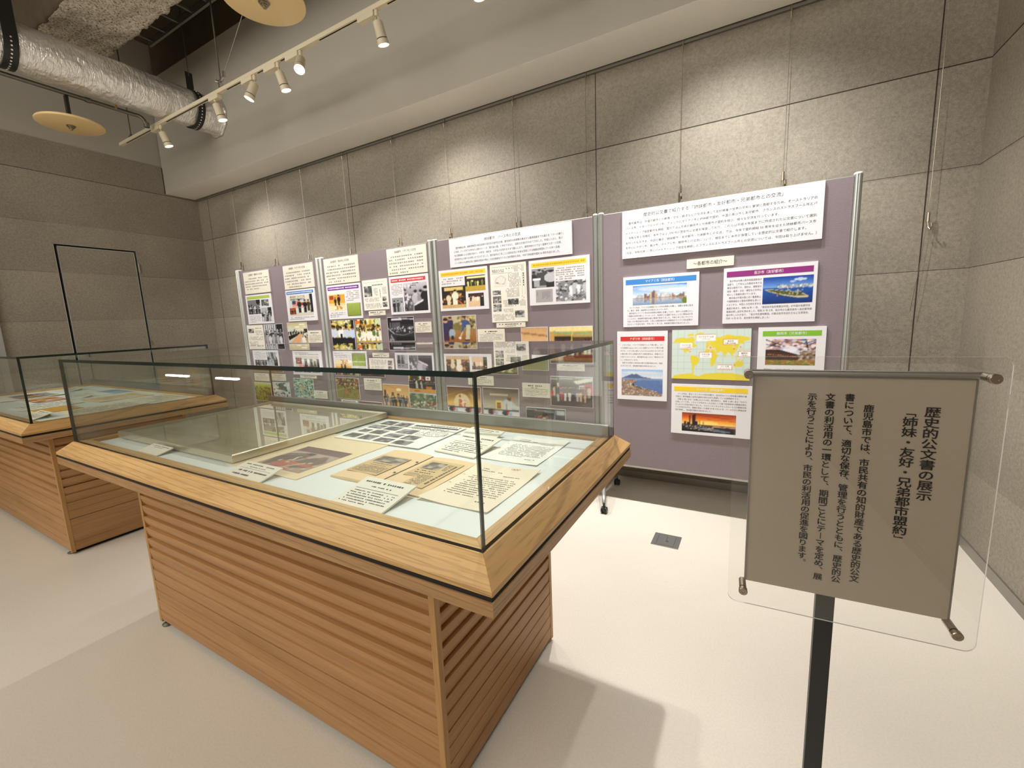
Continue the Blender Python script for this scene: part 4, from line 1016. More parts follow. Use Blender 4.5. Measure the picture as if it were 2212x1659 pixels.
def p_night():
    p = Pic(56, 40, (54, 52, 54)); p.line(0, 0.05, 0.7, 0.12, 0.015, (170, 160, 160)); p.line(0.76, 0.05, 0.7, 0.7, 0.012, (150, 160, 170)); p.rect(0.78, 0.06, 0.98, 0.2, (190, 200, 200)); p.crowd(1, 0.6, 0.78, 0.34, 0.34, [(236, 230, 226), (180, 60, 40), (40, 40, 46)], 3, 0.2, 0.66, 6); p.ell(0.05, 0.5, 0.06, 0.05, (240, 240, 240)); return p.noise(8, 23)
def p_signing(hue=0):
    p = Pic(40, 40, (236, 206, 150)); p.rect(0, 0, 1, 0.16, (250, 246, 226)); p.rect(0, 0.2, 1, 0.62, (226, 166, 60)); p.rect(0.05, 0.22, 0.3, 0.42, (170, 60, 50)); p.rect(0.55, 0.2, 0.75, 0.4, (196, 110, 70)); p.person(0.4, 0.8, 0.5, (34, 28, 28)); p.person(0.62, 0.8, 0.62, (26, 24, 28)); p.rect(0, 0.74, 1, 1, (244, 226, 180)); p.specks(12, [(255, 250, 236), (206, 140, 60)], 0.1, 0.72, 0.9, 0.95, 0.08, 0.05, 2); return p.noise(10, 24)
def p_greenbook():
    p = Pic(30, 26, (150, 168, 74)); p.grad(0, 0, 1, 1, (166, 184, 92), (132, 150, 60)); p.rect(0.485, 0, 0.515, 1, (186, 200, 110)); p.rect(0, 0, 0.03, 1, (96, 110, 50)); p.rect(0.97, 0, 1, 1, (96, 110, 50)); p.rect(0, 0.95, 1, 1, (96, 110, 50)); p.rect(0.1, 0.15, 0.42, 0.6, (150, 164, 80), 0.5); return p.noise(5, 25)
def p_bwpair(seed):
    p = Pic(44, 44, (90, 88, 94)); p.grad(0, 0, 1, 0.4, (206, 204, 206), (150, 148, 152)); p.specks(30, [(240, 238, 238), (40, 38, 44), (150, 148, 152)], 0, 0.1, 0.3, 0.95, 0.04, 0.05, seed); p.person(0.5, 1.0, 0.74, (190, 188, 192), None, (206, 204, 204), (30, 28, 30), 0.42); p.person(0.72, 0.98, 0.72, (150, 148, 154), None, (200, 198, 200), (30, 28, 30), 0.4); p.person(0.95, 1.0, 0.86, (20, 18, 24), None, (190, 188, 190), (20, 18, 20), 0.5); p.poly([(0.4, 0.74), (1, 0.6), (1, 1), (0.4, 1)], (26, 24, 30)); p.line(0.45, 0.78, 0.8, 0.64, 0.03, (236, 234, 236)); return p.grey(6, 250, (1, 0.98, 1.03)).noise(12, seed)
def p_ceremony(seed=0):
    p = Pic(46, 40, (30, 20, 14)); p.rect(0.1, 0.05, 0.9, 0.2, (226, 196, 120)); p.specks(24, [(150, 96, 50), (90, 56, 30), (226, 170, 90)], 0, 0.2, 1, 0.8, 0.04, 0.05, seed); p.person(0.56, 0.9, 0.74, (244, 232, 206), None, (236, 206, 160), (40, 24, 16), 0.4); p.person(0.28, 0.88, 0.55, (230, 210, 176), None, (226, 190, 150), (30, 20, 14), 0.4); p.line(0.6, 0.6, 0.86, 0.85, 0.02, (206, 96, 50)); p.rect(0, 0.86, 1, 1, (206, 170, 110)); return p.noise(12, 30 + seed)
def p_audience():
    p = Pic(46, 34, (40, 28, 16)); p.rect(0.1, 0.06, 1, 0.18, (246, 232, 170)); p.rect(0.3, 0.28, 0.42, 0.4, (236, 220, 110)); p.crowd(1, 0.7, 0.7, 0.4, 0.4, [(196, 206, 90), (226, 226, 150), (120, 130, 50), (150, 60, 40)], 4, 0.1, 0.9, 5); p.rect(0, 0.68, 1, 1, (196, 160, 60)); return p.noise(12, 33)
def p_desk():
    p = Pic(40, 34, (236, 206, 170)); p.rect(0, 0, 1, 0.3, (60, 36, 28)); p.crowd(1, 0.7, 0.7, 0.55, 0.55, [(244, 236, 226), (40, 30, 30), (230, 210, 190)], 6, 0, 1, 4); p.rect(0, 0.6, 1, 1, (226, 190, 150)); p.rect(0.75, 0.3, 1, 1, (30, 22, 22)); return p.noise(12, 34)
def p_bwzoo():
    p = Pic(50, 38, (130, 128, 132)); p.specks(90, [(240, 238, 240), (30, 28, 32), (90, 88, 92), (190, 188, 192)], 0, 0, 1, 1, 0.05, 0.06, 12); p.crowd(1, 0.7, 0.7, 0.6, 0.6, [(236, 234, 236), (190, 188, 190)], 2, 0.4, 1, 4, skin=(196, 194, 196)); 
    for k in range(4): p.line(0.35 + k * 0.1, 0.95, 0.75 + k * 0.1, 0.6, 0.01, (30, 28, 30))
    return p.grey(8, 250).noise(16, 35)
def p_bwbirds():
    p = Pic(40, 38, (150, 148, 150)); p.crowd(1, 0.9, 0.9, 0.9, 0.9, [(236, 234, 236), (60, 58, 60)], 3, 0.3, 0.7, 3, skin=(180, 178, 180)); p.person(0.1, 1.0, 0.9, (30, 28, 30), None, (70, 66, 66)); p.person(0.85, 1.1, 1.0, (200, 198, 200), (20, 18, 20), (190, 188, 190), (24, 22, 24), 0.55); p.rect(0.05, 0.5, 0.4, 0.6, (246, 244, 246)); p.rect(0.1, 0.6, 0.36, 0.95, (170, 168, 172)); return p.grey(8, 250).noise(14, 36)
def p_letter():
    p = Pic(36, 26, (168, 164, 166))
    for i in range(11): p.rect(0.08 + i * 0.08, 0.16, 0.10 + i * 0.08, 0.5 + 0.35 * ((i * 37) % 10) / 10, (120, 116, 118))
    return p.noise(6, 37)
def p_terraces():
    p = Pic(52, 42, (120, 112, 70)); p.grad(0, 0.3, 1, 1, (110, 116, 62), (150, 146, 80)); p.specks(170, [(150, 76, 60), (190, 110, 90), (90, 60, 46), (206, 196, 150), (52, 50, 36), (70, 80, 40)], 0, 0, 1, 0.5, 0.03, 0.035, 6); p.poly([(0, 0.3), (0.45, 0.55), (1, 0.95), (1, 1), (0, 1)], (128, 132, 66)); p.specks(46, [(166, 84, 60), (196, 130, 80), (90, 50, 40)], 0.3, 0.5, 0.98, 0.95, 0.025, 0.03, 7); p.line(0.22, 0, 0.36, 0.5, 0.01, (40, 36, 30)); p.ell(0.4, 0.75, 0.08, 0.06, (170, 110, 60)); return p.noise(14, 38)
def p_reception():
    p = Pic(52, 44, (216, 166, 104)); p.grad(0, 0, 1, 0.55, (206, 156, 96), (232, 190, 130)); p.line(0.1, 0.02, 0.5, 0.16, 0.008, (170, 120, 66)); p.ell(0.62, 0.22, 0.10, 0.06, (255, 236, 180)); p.rect(0.32, 0.34, 0.42, 0.5, (110, 70, 40)); p.rect(0.54, 0.38, 0.64, 0.52, (130, 84, 50)); p.rect(0.04, 0.25, 0.12, 0.6, (70, 46, 34)); p.crowd(2, 0.82, 1.02, 0.36, 0.42, [(40, 34, 36), (60, 50, 50), (90, 110, 130), (30, 26, 28)], 4, n=8); return p.noise(9, 39)
def p_flags():
    p = Pic(52, 38, (64, 38, 30)); p.rect(0, 0, 0.06, 1, (206, 170, 70)); p.rect(0.36, 0.02, 0.42, 0.24, (60, 130, 80)); p.rect(0.42, 0.02, 0.48, 0.24, (240, 238, 230)); p.rect(0.48, 0.02, 0.54, 0.24, (196, 50, 44)); p.rect(0.66, 0.05, 0.82, 0.26, (244, 242, 238)); p.ell(0.74, 0.16, 0.04, 0.06, (206, 50, 46)); p.crowd(1, 0.76, 0.76, 0.56, 0.56, [(170, 176, 166), (190, 196, 186), (160, 120, 120), (40, 30, 34)], 3, 0.02, 0.62, 7); p.crowd(1, 0.7, 0.7, 0.4, 0.4, DK, 6, 0.6, 1, 4); p.rect(0.66, 0.62, 0.86, 0.8, (196, 120, 60)); p.rect(0, 0.8, 1, 1, (206, 150, 70)); p.rect(0.2, 0.86, 0.4, 0.95, (170, 90, 40)); return p.noise(9, 40)
def p_parade():
    p = Pic(52, 42, (110, 126, 96)); p.rect(0.55, 0.0, 1, 0.2, (216, 222, 222)); p.ell(0.66, 0.16, 0.03, 0.1, (190, 40, 30)); p.specks(60, [(86, 110, 76), (150, 160, 130), (70, 90, 66)], 0, 0, 1, 0.4, 0.06, 0.06, 4); p.specks(120, [(236, 236, 220), (40, 46, 40), (190, 196, 170), (160, 60, 50)], 0, 0.38, 1, 1, 0.03, 0.04, 9); return p.noise(14, 41)
def p_orchard():
    p = Pic(50, 40, (146, 160, 60)); p.grad(0, 0, 1, 0.3, (196, 206, 120), (150, 170, 70)); p.specks(110, [(60, 66, 26), (120, 126, 46), (150, 120, 50), (90, 96, 36), (96, 66, 46)], 0, 0.25, 1, 1, 0.04, 0.07, 5); p.rect(0.7, 0.55, 1, 1, (110, 70, 60), 0.5); return p.noise(14, 42)
def p_festival():
    p = Pic(50, 40, (190, 206, 206)); p.poly([(0.3, 0.4), (0.42, 0.05), (0.8, 0.0), (0.86, 0.4)], (70, 90, 90)); p.rect(0.1, 0.34, 0.3, 0.44, (206, 80, 50)); p.specks(24, [(90, 110, 100), (230, 236, 230)], 0, 0, 1, 0.5, 0.06, 0.06, 6); p.specks(90, [(24, 30, 40), (236, 236, 240), (90, 110, 130), (150, 80, 66), (50, 70, 90)], 0, 0.5, 1, 1, 0.035, 0.045, 8); return p.noise(14, 43)
def p_blueparade():
    p = Pic(50, 40, (150, 186, 176)); p.specks(60, [(206, 222, 206), (86, 130, 130), (60, 110, 90), (196, 206, 150)], 0, 0, 1, 0.4, 0.06, 0.05, 3); p.specks(120, [(30, 44, 46), (90, 150, 150), (230, 230, 216), (206, 150, 90), (60, 100, 120)], 0, 0.3, 1, 1, 0.03, 0.04, 4); p.line(0.2, 0.75, 0.8, 0.98, 0.01, (230, 226, 150)); return p.noise(14, 44)
def p_dusk(seed, base):
    p = Pic(50, 30, base); p.crowd(1, 0.95, 0.95, 0.7, 0.7, DK + [(150, 60, 40), (190, 170, 120)], seed, n=9); return p.noise(12, seed)
def p_shore():
    p = Pic(50, 30, (196, 206, 206)); p.poly([(0, 0.4), (1, 0.2), (1, 1), (0, 1)], (126, 120, 110)); p.poly([(0.5, 0.7), (1, 0.3), (1, 1), (0.55, 1)], (140, 106, 70)); p.rect(0, 0.3, 0.4, 0.36, (60, 60, 66)); return p.noise(8, 46)
def p_newsblk(seed): return Pic(22, 18, (150, 146, 140)).specks(26, [(60, 58, 56), (206, 202, 196), (100, 98, 94)], 0, 0, 1, 1, 0.16, 0.16, seed).grey(20, 235, (1, 0.99, 0.97)).noise(20, seed)

# ------------------------------------------------------------------ the four display panels
YP = 3.085
EDGE = [(-5.455, -4.062, -5.536, -4.006), (-3.948, -2.547, -4.004, -2.492), (-2.438, -1.036, -2.490, -0.999), (-0.953, 0.438, -0.997, 0.483)]
PLAB = ['mauve grey felt board with green and blue headed posters, nearest the door wall',
        'mauve grey felt board with purple and red headed posters',
        'mauve grey felt board with two yellow-headed posters and a newspaper sheet',
        'mauve grey felt board with the world map and widest title sheet']
def make_panel(i):
    bx0, bx1, ex0, ex1 = EDGE[i]
    t = thing('exhibition_board', PLAB[i], 'display board', ((ex0 + ex1) / 2, 3.105, 0), 'felt display panels along the plaster wall')
    MB().box(bx0 - 0.004, bx1 + 0.004, YP, YP + 0.028, 0.29, 2.088).build('felt_board', MT['fabric'], t)
    MB().box(bx0, bx1, YP + 0.0006, YP + 0.029, 2.088, 2.093).build('top_rail', MT['alu'], t)
    MB().box(bx0, bx1, YP + 0.004, YP + 0.024, 0.275, 0.292).build('bottom_rail', MT['alu'], t)
    for a, b, s in ((ex0, bx0, -1), (bx1, ex1, 1)):
        c = (a + b) / 2; r = (b - a) / 2 - 0.002
        m = MB(); n = 24; yc = YP + 0.014
        prof = []
        for k in range(n):
            an = 2 * math.pi * k / n
            rr = r * (0.80 if k in (0, 12, 6, 18) else 1.0)
            prof.append((c + math.cos(an) * rr, yc + math.sin(an) * rr * 1.05))
        for z in (0.10, 2.098): m.v += [(x, y, z) for x, y in prof]
        for k in range(n): m.f.append([k, (k + 1) % n, n + (k + 1) % n, n + k]); m.m.append(0)
        m.f.append([n + k for k in range(n)]); m.m.append(0); m.f.append([k for k in range(n)][::-1]); m.m.append(0)
        m.build('post', MT['alu'], t)
        m = MB(); m.lathe([(0, 0.006), (r * 0.8, 0.006), (r, 0.002), (r, -0.004), (0, -0.004)], (c, yc, 2.102), (0, 0, 1), 24); sharp(m.build('post_cap', MT['ink_white'], t))
        cc = c
        m = MB()
        inw = -s
        m.tube([(cc, yc, 0.16), (cc + inw * 0.022, yc - 0.06, 0.142), (cc + inw * 0.066, yc - 0.20, 0.098), (cc + inw * 0.088, yc - 0.272, 0.074)], [0.016, 0.016, 0.015, 0.014], 12)
        m.tube([(cc, yc, 0.16), (cc + inw * 0.010, yc + 0.06, 0.142), (cc + inw * 0.020, yc + 0.20, 0.098), (cc + inw * 0.028, yc + 0.272, 0.074)], [0.016, 0.016, 0.015, 0.014], 12)
        m.tube([(cc, yc, 0.10), (cc, yc, 0.17)], 0.0205, 12)
        m.build('foot', MT['alu'], t, smooth=True)
        for sy in (-1, 1):
            yy = yc + sy * 0.275; cc = c + inw * (0.089 if sy < 0 else 0.028)
            m = MB()
            for dx in (-0.013, 0.013): m.lathe([(0, -0.008), (0.020, -0.008), (0.0245, -0.005), (0.0245, 0.005), (0.020, 0.008), (0, 0.008)], (cc + dx, yy + 0.006, 0.0245), (1, 0, 0), 20)
            m.box(cc - 0.006, cc + 0.006, yy - 0.014, yy + 0.018, 0.022, 0.056); m.tube([(cc, yy, 0.05), (cc, yy, 0.078)], 0.008, 8)
            m.build('castor', MT['blackplastic'], t)
for i in range(4): make_panel(i)

# ------------------------------------------------------------------ posters, photographs and captions on the panels
HB = {}
def col_mat(name, c):
    if name not in HB: HB[name] = plain(name, srgb(*c), 0.5, var=0.0)
    return HB[name]

def poster(name, cat, label, box, group, mat='foam', header=None, texts=(), dashes=(), rules=(), pics=(), th=0.009, seed=0):
    x0, x1, z0, z1 = box
    if group == G2: x1 = min(x1, -2.5505)
    w, h = x1 - x0, z1 - z0
    base = Vector((x0 + w / 2, YP, z0))
    body = MB().box(x0, x1, YP - th, YP - 0.0003, z0, z1).build(name, MT[mat], origin=base)
    tag(body, label, cat, group)
    O = Vector((x0, YP - th, z1)); fr = (O, Vector((1, 0, 0)), Vector((0, 0, 1)), Vector((0, -1, 0)))
    if header:
        c, txt, tc, (fx0, fy0, fx1, fy1), tw = header
        hm = MB(); P = lambda a, b, d: tuple(O + Vector((a * w, -d, -b * h)))
        hm.box(x0 + fx0 * w, x1 - (1 - fx1) * w, YP - th - 0.0006, YP - th - 0.0001, z1 - fy1 * h, z1 - fy0 * h)
        ho = hm.build('header_band', col_mat('print_%d_%d_%d' % c, c), body)
        tm = MB(); cy = -(fy0 + fy1) / 2 * h; ss = (fy1 - fy0) * h * 0.62
        if txt: put_text(tm, txt, fr, (fx0 + fx1) / 2 * w, cy, ss, tw * w, 'C', 0, 3, 0.0, 0.0009)
        else: put_dashes(tm, fr, (fx0 + 0.03) * w, (fx1 - 0.03) * w, -fy0 * h, -fy1 * h, 1, 0, seed, 0.55, 1.0, False, False, 0.0009, 0.95, ss * 0.72)
        tm.build('header_lettering', tc if not isinstance(tc, str) else MT[tc], ho)
    tm = MB()
    for (txt, fx, fy, size, width, al, mi, bold) in texts:
        put_text(tm, txt, fr, fx * w, -fy * h, size, None if width is None else width * w, al, mi, 3, 0.0, 0.0004)
    for i, dd in enumerate(dashes):
        (fx0, fy0, fx1, fy1, n, mi) = dd[:6]; kw = dd[6] if len(dd) > 6 else {}
        put_dashes(tm, fr, fx0 * w, fx1 * w, -fy0 * h, -fy1 * h, n, mi, seed * 17 + i, h=0.0004, **kw)
    for (fx0, fy0, fx1, fy1, mi) in rules:
        tm.quad(*[tuple(O + Vector((a * w, -0.0003, -b * h))) for a, b in ((fx0, fy1), (fx1, fy1), (fx1, fy0), (fx0, fy0))], mi)
    if tm.v: tm.build('printed_text', [MT['ink'], MT['ink_mid'], MT['ink_grey'], MT['ink_white']], body)
    for (pic, fx0, fy0, fx1, fy1) in pics:
        put_pic('printed_photo', pic, fr, fx0 * w, -fy0 * h, fx1 * w, -fy1 * h, body)
    return body

def caption(label, box, group, seed, lines=4, tall=True, mat='card_cream'):
    if tall:
        poster('caption_card', 'caption card', label, box, group, mat, dashes=[(0.22, 0.10, 0.78, 0.26, 1, 0, dict(fill=0.7, last=1, indent=False)), (0.34, 0.27, 0.66, 0.38, 1, 1, dict(fill=0.6, last=1, indent=False)), (0.08, 0.46, 0.93, 0.92, lines, 2)], rules=[(0.07, 0.405, 0.93, 0.42, 1)], th=0.008, seed=seed)
    else:
        poster('caption_card', 'caption card', label, box, group, mat, dashes=[(0.10, 0.12, 0.90, 0.52, 1, 0, dict(fill=0.7, last=1, indent=False)), (0.3, 0.55, 0.7, 0.85, 1, 1, dict(fill=0.6, last=1, indent=False))], th=0.008, seed=seed)

def photo(label, box, pic, group, border=0.0):
    w, h = box[1] - box[0], box[3] - box[2]
    bu, bv = 0.006 / w + border, 0.006 / h + border
    poster('photo_print', 'photo', label, box, group, 'foam', pics=[(pic, bu * 0.5, bv * 0.5, 1 - bu * 0.5, 1 - bv * 0.5)], th=0.006)

G4, G3, G2, G1 = 'boards on the world map panel', 'boards on the yellow-header panel', 'boards on the purple and red header panel', 'boards on the green and blue header panel'
A_ = [('歴史的公文書で紹介する「姉妹都市・友好都市・兄弟都市との交流」', 0.125, 0.125, 0.026, 0.70, 'L', 1, 0.0),
      ('\u3000鹿児島市は、外国の都市との教育・文化・経済などの交流を通じて友好親善や世界の平和と繁栄に貢献するため、オーストラリアの', 0.022, 0.27, 0.0175, 0.95, 'L', 1, 0.0),
      ('パース市、イタリアのナポリ市、アメリカのマイアミ市と姉妹都市盟約、中国の長沙市と友好都市、フランスのストラスブール市とパ', 0.022, 0.37, 0.0175, 0.95, 'L', 1, 0.0),
      ('ートナーシップ協定都市を締結、国内では山形県の鶴岡市と兄弟都市の盟約を結び、様々な交流を行っています。', 0.022, 0.475, 0.0175, 0.79, 'L', 1, 0.0),
      ('\u3000令和６年６月現在、本市では 21,374 件の歴史的公文書を保管しており、これらは平成４年度までに作成された公文書について選別', 0.022, 0.575, 0.0175, 0.95, 'L', 1, 0.0),
      ('を行ったものです。今回の展示「姉妹都市・友好都市・兄弟都市との交流」では、今年で盟約締結 50 周年を迎えた姉妹都市パース市', 0.022, 0.68, 0.0175, 0.95, 'L', 1, 0.0),
      ('を中心にナポリ市、長沙市、マイアミ市、鶴岡市との交流について、現在までに本市が保管している歴史的公文書で紹介します。', 0.022, 0.78, 0.0175, 0.91, 'L', 1, 0.0),
      ('（なお、令和元年 11 月にパートナーシップ協定を締結したフランスのストラスブール市との交流については、今回は取り上げません。）', 0.022, 0.885, 0.0175, 0.955, 'L', 1, 0.0)]
poster('title_sheet', 'poster', 'widest white title sheet of eight text lines, topping the world map panel', (-0.819, 0.313, 1.776, 2.089), G4, texts=A_, th=0.012)
poster('caption_card', 'caption card', 'small cream card with one large line of text above the blue and purple headed posters', (-0.400, -0.127, 1.672, 1.730), G4, 'card_cream', texts=[('〜各都市の紹介〜', 0.5, 0.5, 0.028, 0.72, 'C', 0, 0.01)])
def para(lines, fx, fy0, dy, size, full, mi=1):
    out = []
    for i, (s, wd) in enumerate(lines): out.append((s, fx, fy0 + i * dy, size, wd * full, 'L', mi, 0.0))
    return out
poster('city_poster', 'poster', 'white poster with a light blue header over a harbour skyline photo', (-0.813, -0.323, 1.307, 1.650), G4,
       header=((52, 132, 206), 'マイアミ市（姉妹都市）', 'ink_white', (0.035, 0.055, 0.965, 0.155), 0.38), pics=[(p_skyline(), 0.135, 0.185, 0.85, 0.565)],
       texts=para([('\u3000マイアミ市は、アメリカ合衆国フロリダ州の南部に位置し、温暖な気候に恵ま', 1), ('れ、観光・貿易・金融等の主な拠点となっています。', .64), ('\u3000鹿児島市とマイアミ市は日米両国の南端に位置しており、海外への玄関口とし', 1), ('て重要な役割を果たしていることや、気候的にも温暖であることなど類似点が多', 1), ('いことから、姉妹都市盟約を結ぶ機運が高まりました。平成２年１月にマイアミ', 1), ('市長一行が鹿児島市を訪問、４月には鹿児島市から視察団がマイアミ市を訪問す', 1), ('るなどして交流を深め、平成２年 11 月１日、姉妹都市盟約が結ばれました。', .96)], 0.06, 0.615, 0.055, 0.0128, 0.87))
poster('city_poster', 'poster', 'white poster with a purple header beside a photo of a long river island', (-0.181, 0.304, 1.313, 1.655), G4,
       header=((140, 34, 120), '長沙市（友好都市）', 'ink_white', (0.035, 0.065, 0.96, 0.165), 0.31), pics=[(p_island(), 0.445, 0.215, 0.965, 0.675)],
       texts=para([('\u3000長沙市は中華人民共和国湖南省の', 1), ('省都で、二千年以上の歴史を有する', 1), ('著名な都市です。現在は、湖南省の', 1), ('政治・経済・文化・通信などの中心', 1), ('地として発展を続けています。', .86), ('\u3000鹿児島は中国大陸に近く鑑真和上', 1), ('や遣唐使船など歴史的関係も深いこ', 1), ('となどから、中国との交流を求める', 1)], 0.045, 0.235, 0.0605, 0.0142, 0.385) +
             para([('機運が高まり、昭和 56 年 11 月、「鹿児島市友好親善訪中団」が中国の各都市を', .98), ('親善訪問し友好を深めました。昭和 57 年３月、長沙市から鹿児島市へ友好都市締', 1), ('結の申し入れがあり、「長沙市先遣視察団」が鹿児島市を訪れるなど交流深め、', .97), ('同年 10 月 30 日、友好都市を締結しました。', .53)], 0.045, 0.725, 0.0605, 0.0142, 0.92))
poster('city_poster', 'poster', 'white poster with a red header above a volcano bay photo', (-0.857, -0.512, 0.788, 1.276), G4,
       header=((206, 40, 40), 'ナポリ市（姉妹都市）', 'ink_white', (0.07, 0.075, 0.94, 0.14), 0.48), pics=[(p_bay(), 0.09, 0.55, 0.915, 0.935)],
       texts=para([('\u3000ナポリ市は、イタリアの南部チレニア海に面し、ロー', 1), ('マの南東約 200 km のところに位置するイタリア第三の都', 1), ('市です。ナポリ湾に望むベスビオ火山を有するナポリ市', 1), ('と錦江湾に浮かぶ桜島を有する鹿児島市は、風景がとて', 1), ('も似ていることから、鹿児島市は古くから「東洋のナポ', 1), ('リ」と呼ばれています。', .42), ('\u3000昭和 30 年頃から両市民の間で文通が始められ、昭和', .98), ('35 年５月３日、姉妹都市盟約が結ばれました。', .84)], 0.07, 0.195, 0.0435, 0.0118, 0.855))
mp = poster('map_poster', 'poster', 'world map poster with yellow continents on pale green sea', (-0.483, -0.015, 0.951, 1.279), G4, pics=[(p_map(), 0.0, 0.0, 1.0, 1.0)],
       texts=[('ストラスブール市', 0.45, 0.145, 0.0115, 0.19, 'C', 0, 0.01), ('（フランス）', 0.45, 0.19, 0.008, 0.10, 'C', 0, 0), ('マイアミ市', 0.192, 0.31, 0.0115, 0.12, 'C', 0, 0.01), ('（アメリカ合衆国）', 0.192, 0.35, 0.008, 0.135, 'C', 0, 0), ('長沙市', 0.755, 0.235, 0.0115, 0.075, 'C', 0, 0.01), ('（中華人民共和国）', 0.755, 0.275, 0.008, 0.135, 'C', 0, 0),
              ('ナポリ市', 0.45, 0.495, 0.0115, 0.10, 'C', 0, 0.01), ('（イタリア）', 0.45, 0.535, 0.008, 0.085, 'C', 0, 0), ('鶴岡市', 0.927, 0.47, 0.0115, 0.075, 'C', 0, 0.01), ('（日本）', 0.927, 0.51, 0.008, 0.07, 'C', 0, 0), ('パース市', 0.695, 0.73, 0.0115, 0.10, 'C', 0, 0.01), ('（オーストラリア）', 0.695, 0.77, 0.008, 0.13, 'C', 0, 0)])
for ch in mp.children:
    if ch.name.startswith('printed_text'): ch.location.y -= 0.0006
poster('city_poster', 'poster', 'white poster with a lime header above an old wooden school photo', (0.022, 0.365, 0.80, 1.284), G4,
       header=((126, 186, 44), '鶴岡市（兄弟都市）', 'ink_white', (0.07, 0.048, 0.935, 0.112), 0.44), pics=[(p_oldhouse(), 0.125, 0.15, 0.865, 0.475)],
       texts=[('\u3000鶴岡市は、山形県の西北部、米どころ庄内平野の南', 0.075, 0.535, 0.012, 0.80, 'L', 0, 0.0)])
poster('city_poster', 'poster', 'white poster with a yellow header above an orange sunset skyline photo', (-0.481, 0.003, 0.570, 0.915), G4,
       header=((240, 206, 36), 'パース市（姉妹都市）', 'ink_white', (0.035, 0.05, 0.95, 0.14), 0.35), pics=[(p_sunset(), 0.145, 0.565, 0.825, 0.94)],
       texts=para([('\u3000パース市は、西オーストラリア州の州都で、近代的なビルと英国風の建物が建', 1), ('ち並び、都市機能と自然の調和を保ちながら発展している国際都市です。', .90), ('\u3000北緯 32 度にある「太陽とみどりの街」鹿児島市と、南緯 32 度にある「ひかり', 1), ('の街」パース市。このような似かよった立地という縁で民間団体の親善訪問を', 1), ('きっかけに交流が始まりました。さらにニホンザルやカンガルーなどの動物交換', 1), ('へと交流が広がり、親善が深まった昭和 49 年４月 23 日、パース市から親善訪問', 1), ('団が来鹿し、姉妹都市盟約が結ばれました。', .53)], 0.055, 0.195, 0.0535, 0.0125, 0.885))

# panel with the yellow headers
poster('title_sheet', 'poster', 'long white title sheet of six text lines above the two yellow-headed posters', (-2.297, -1.187, 1.850, 2.083), G3, th=0.012,
       texts=[('姉妹都市\u3000パース市との交流', 0.47, 0.16, 0.027, 0.30, 'C', 1, 0.0)] +
             para([('\u3000盟約締結以来、親善使節団の相互訪問や高校生の留学生交換、鹿児島市の新屋敷交差点から臨港道路までの通りを「パース通り」', 1), ('と命名、パース市では市内の公園のひとつを「鹿児島公園」と命名するなど、活発な交流が行われてきました。平成に入ると、青少', .995), ('年の翼事業による派遣が始まり、中学生・高校生・大学生の交流がますます盛んになり、語学研修だけでなく音楽やスポーツ交流、', .985), ('修学旅行など様々な分野にまで広がりました。鹿児島市は５年ごとの周年記念に市長を団長とする親善訪問団をパース市へ派遣、', .975), ('パース市からも周年記念に親善訪問団が来訪した記念植樹を行うなど友好関係を深め、今年で姉妹都市盟約 50 周年を迎えました。', .97)], 0.045, 0.335, 0.132, 0.0185, 0.895, 1))
YEL = (246, 208, 30)
poster('history_poster', 'poster', 'white poster with a yellow header and three brown ceremony photos', (-2.431, -1.928, 1.488, 1.834), G3,
       header=(YEL, None, col_mat('print_orange', (236, 150, 60)), (0.04, 0.055, 0.96, 0.15), 0.8), seed=3,
       dashes=[(0.06, 0.19, 0.52, 0.36, 3, 2)], pics=[(p_ceremony(1), 0.045, 0.40, 0.55, 0.935), (p_audience(), 0.545, 0.19, 0.95, 0.555), (p_desk(), 0.60, 0.61, 0.91, 0.925)])
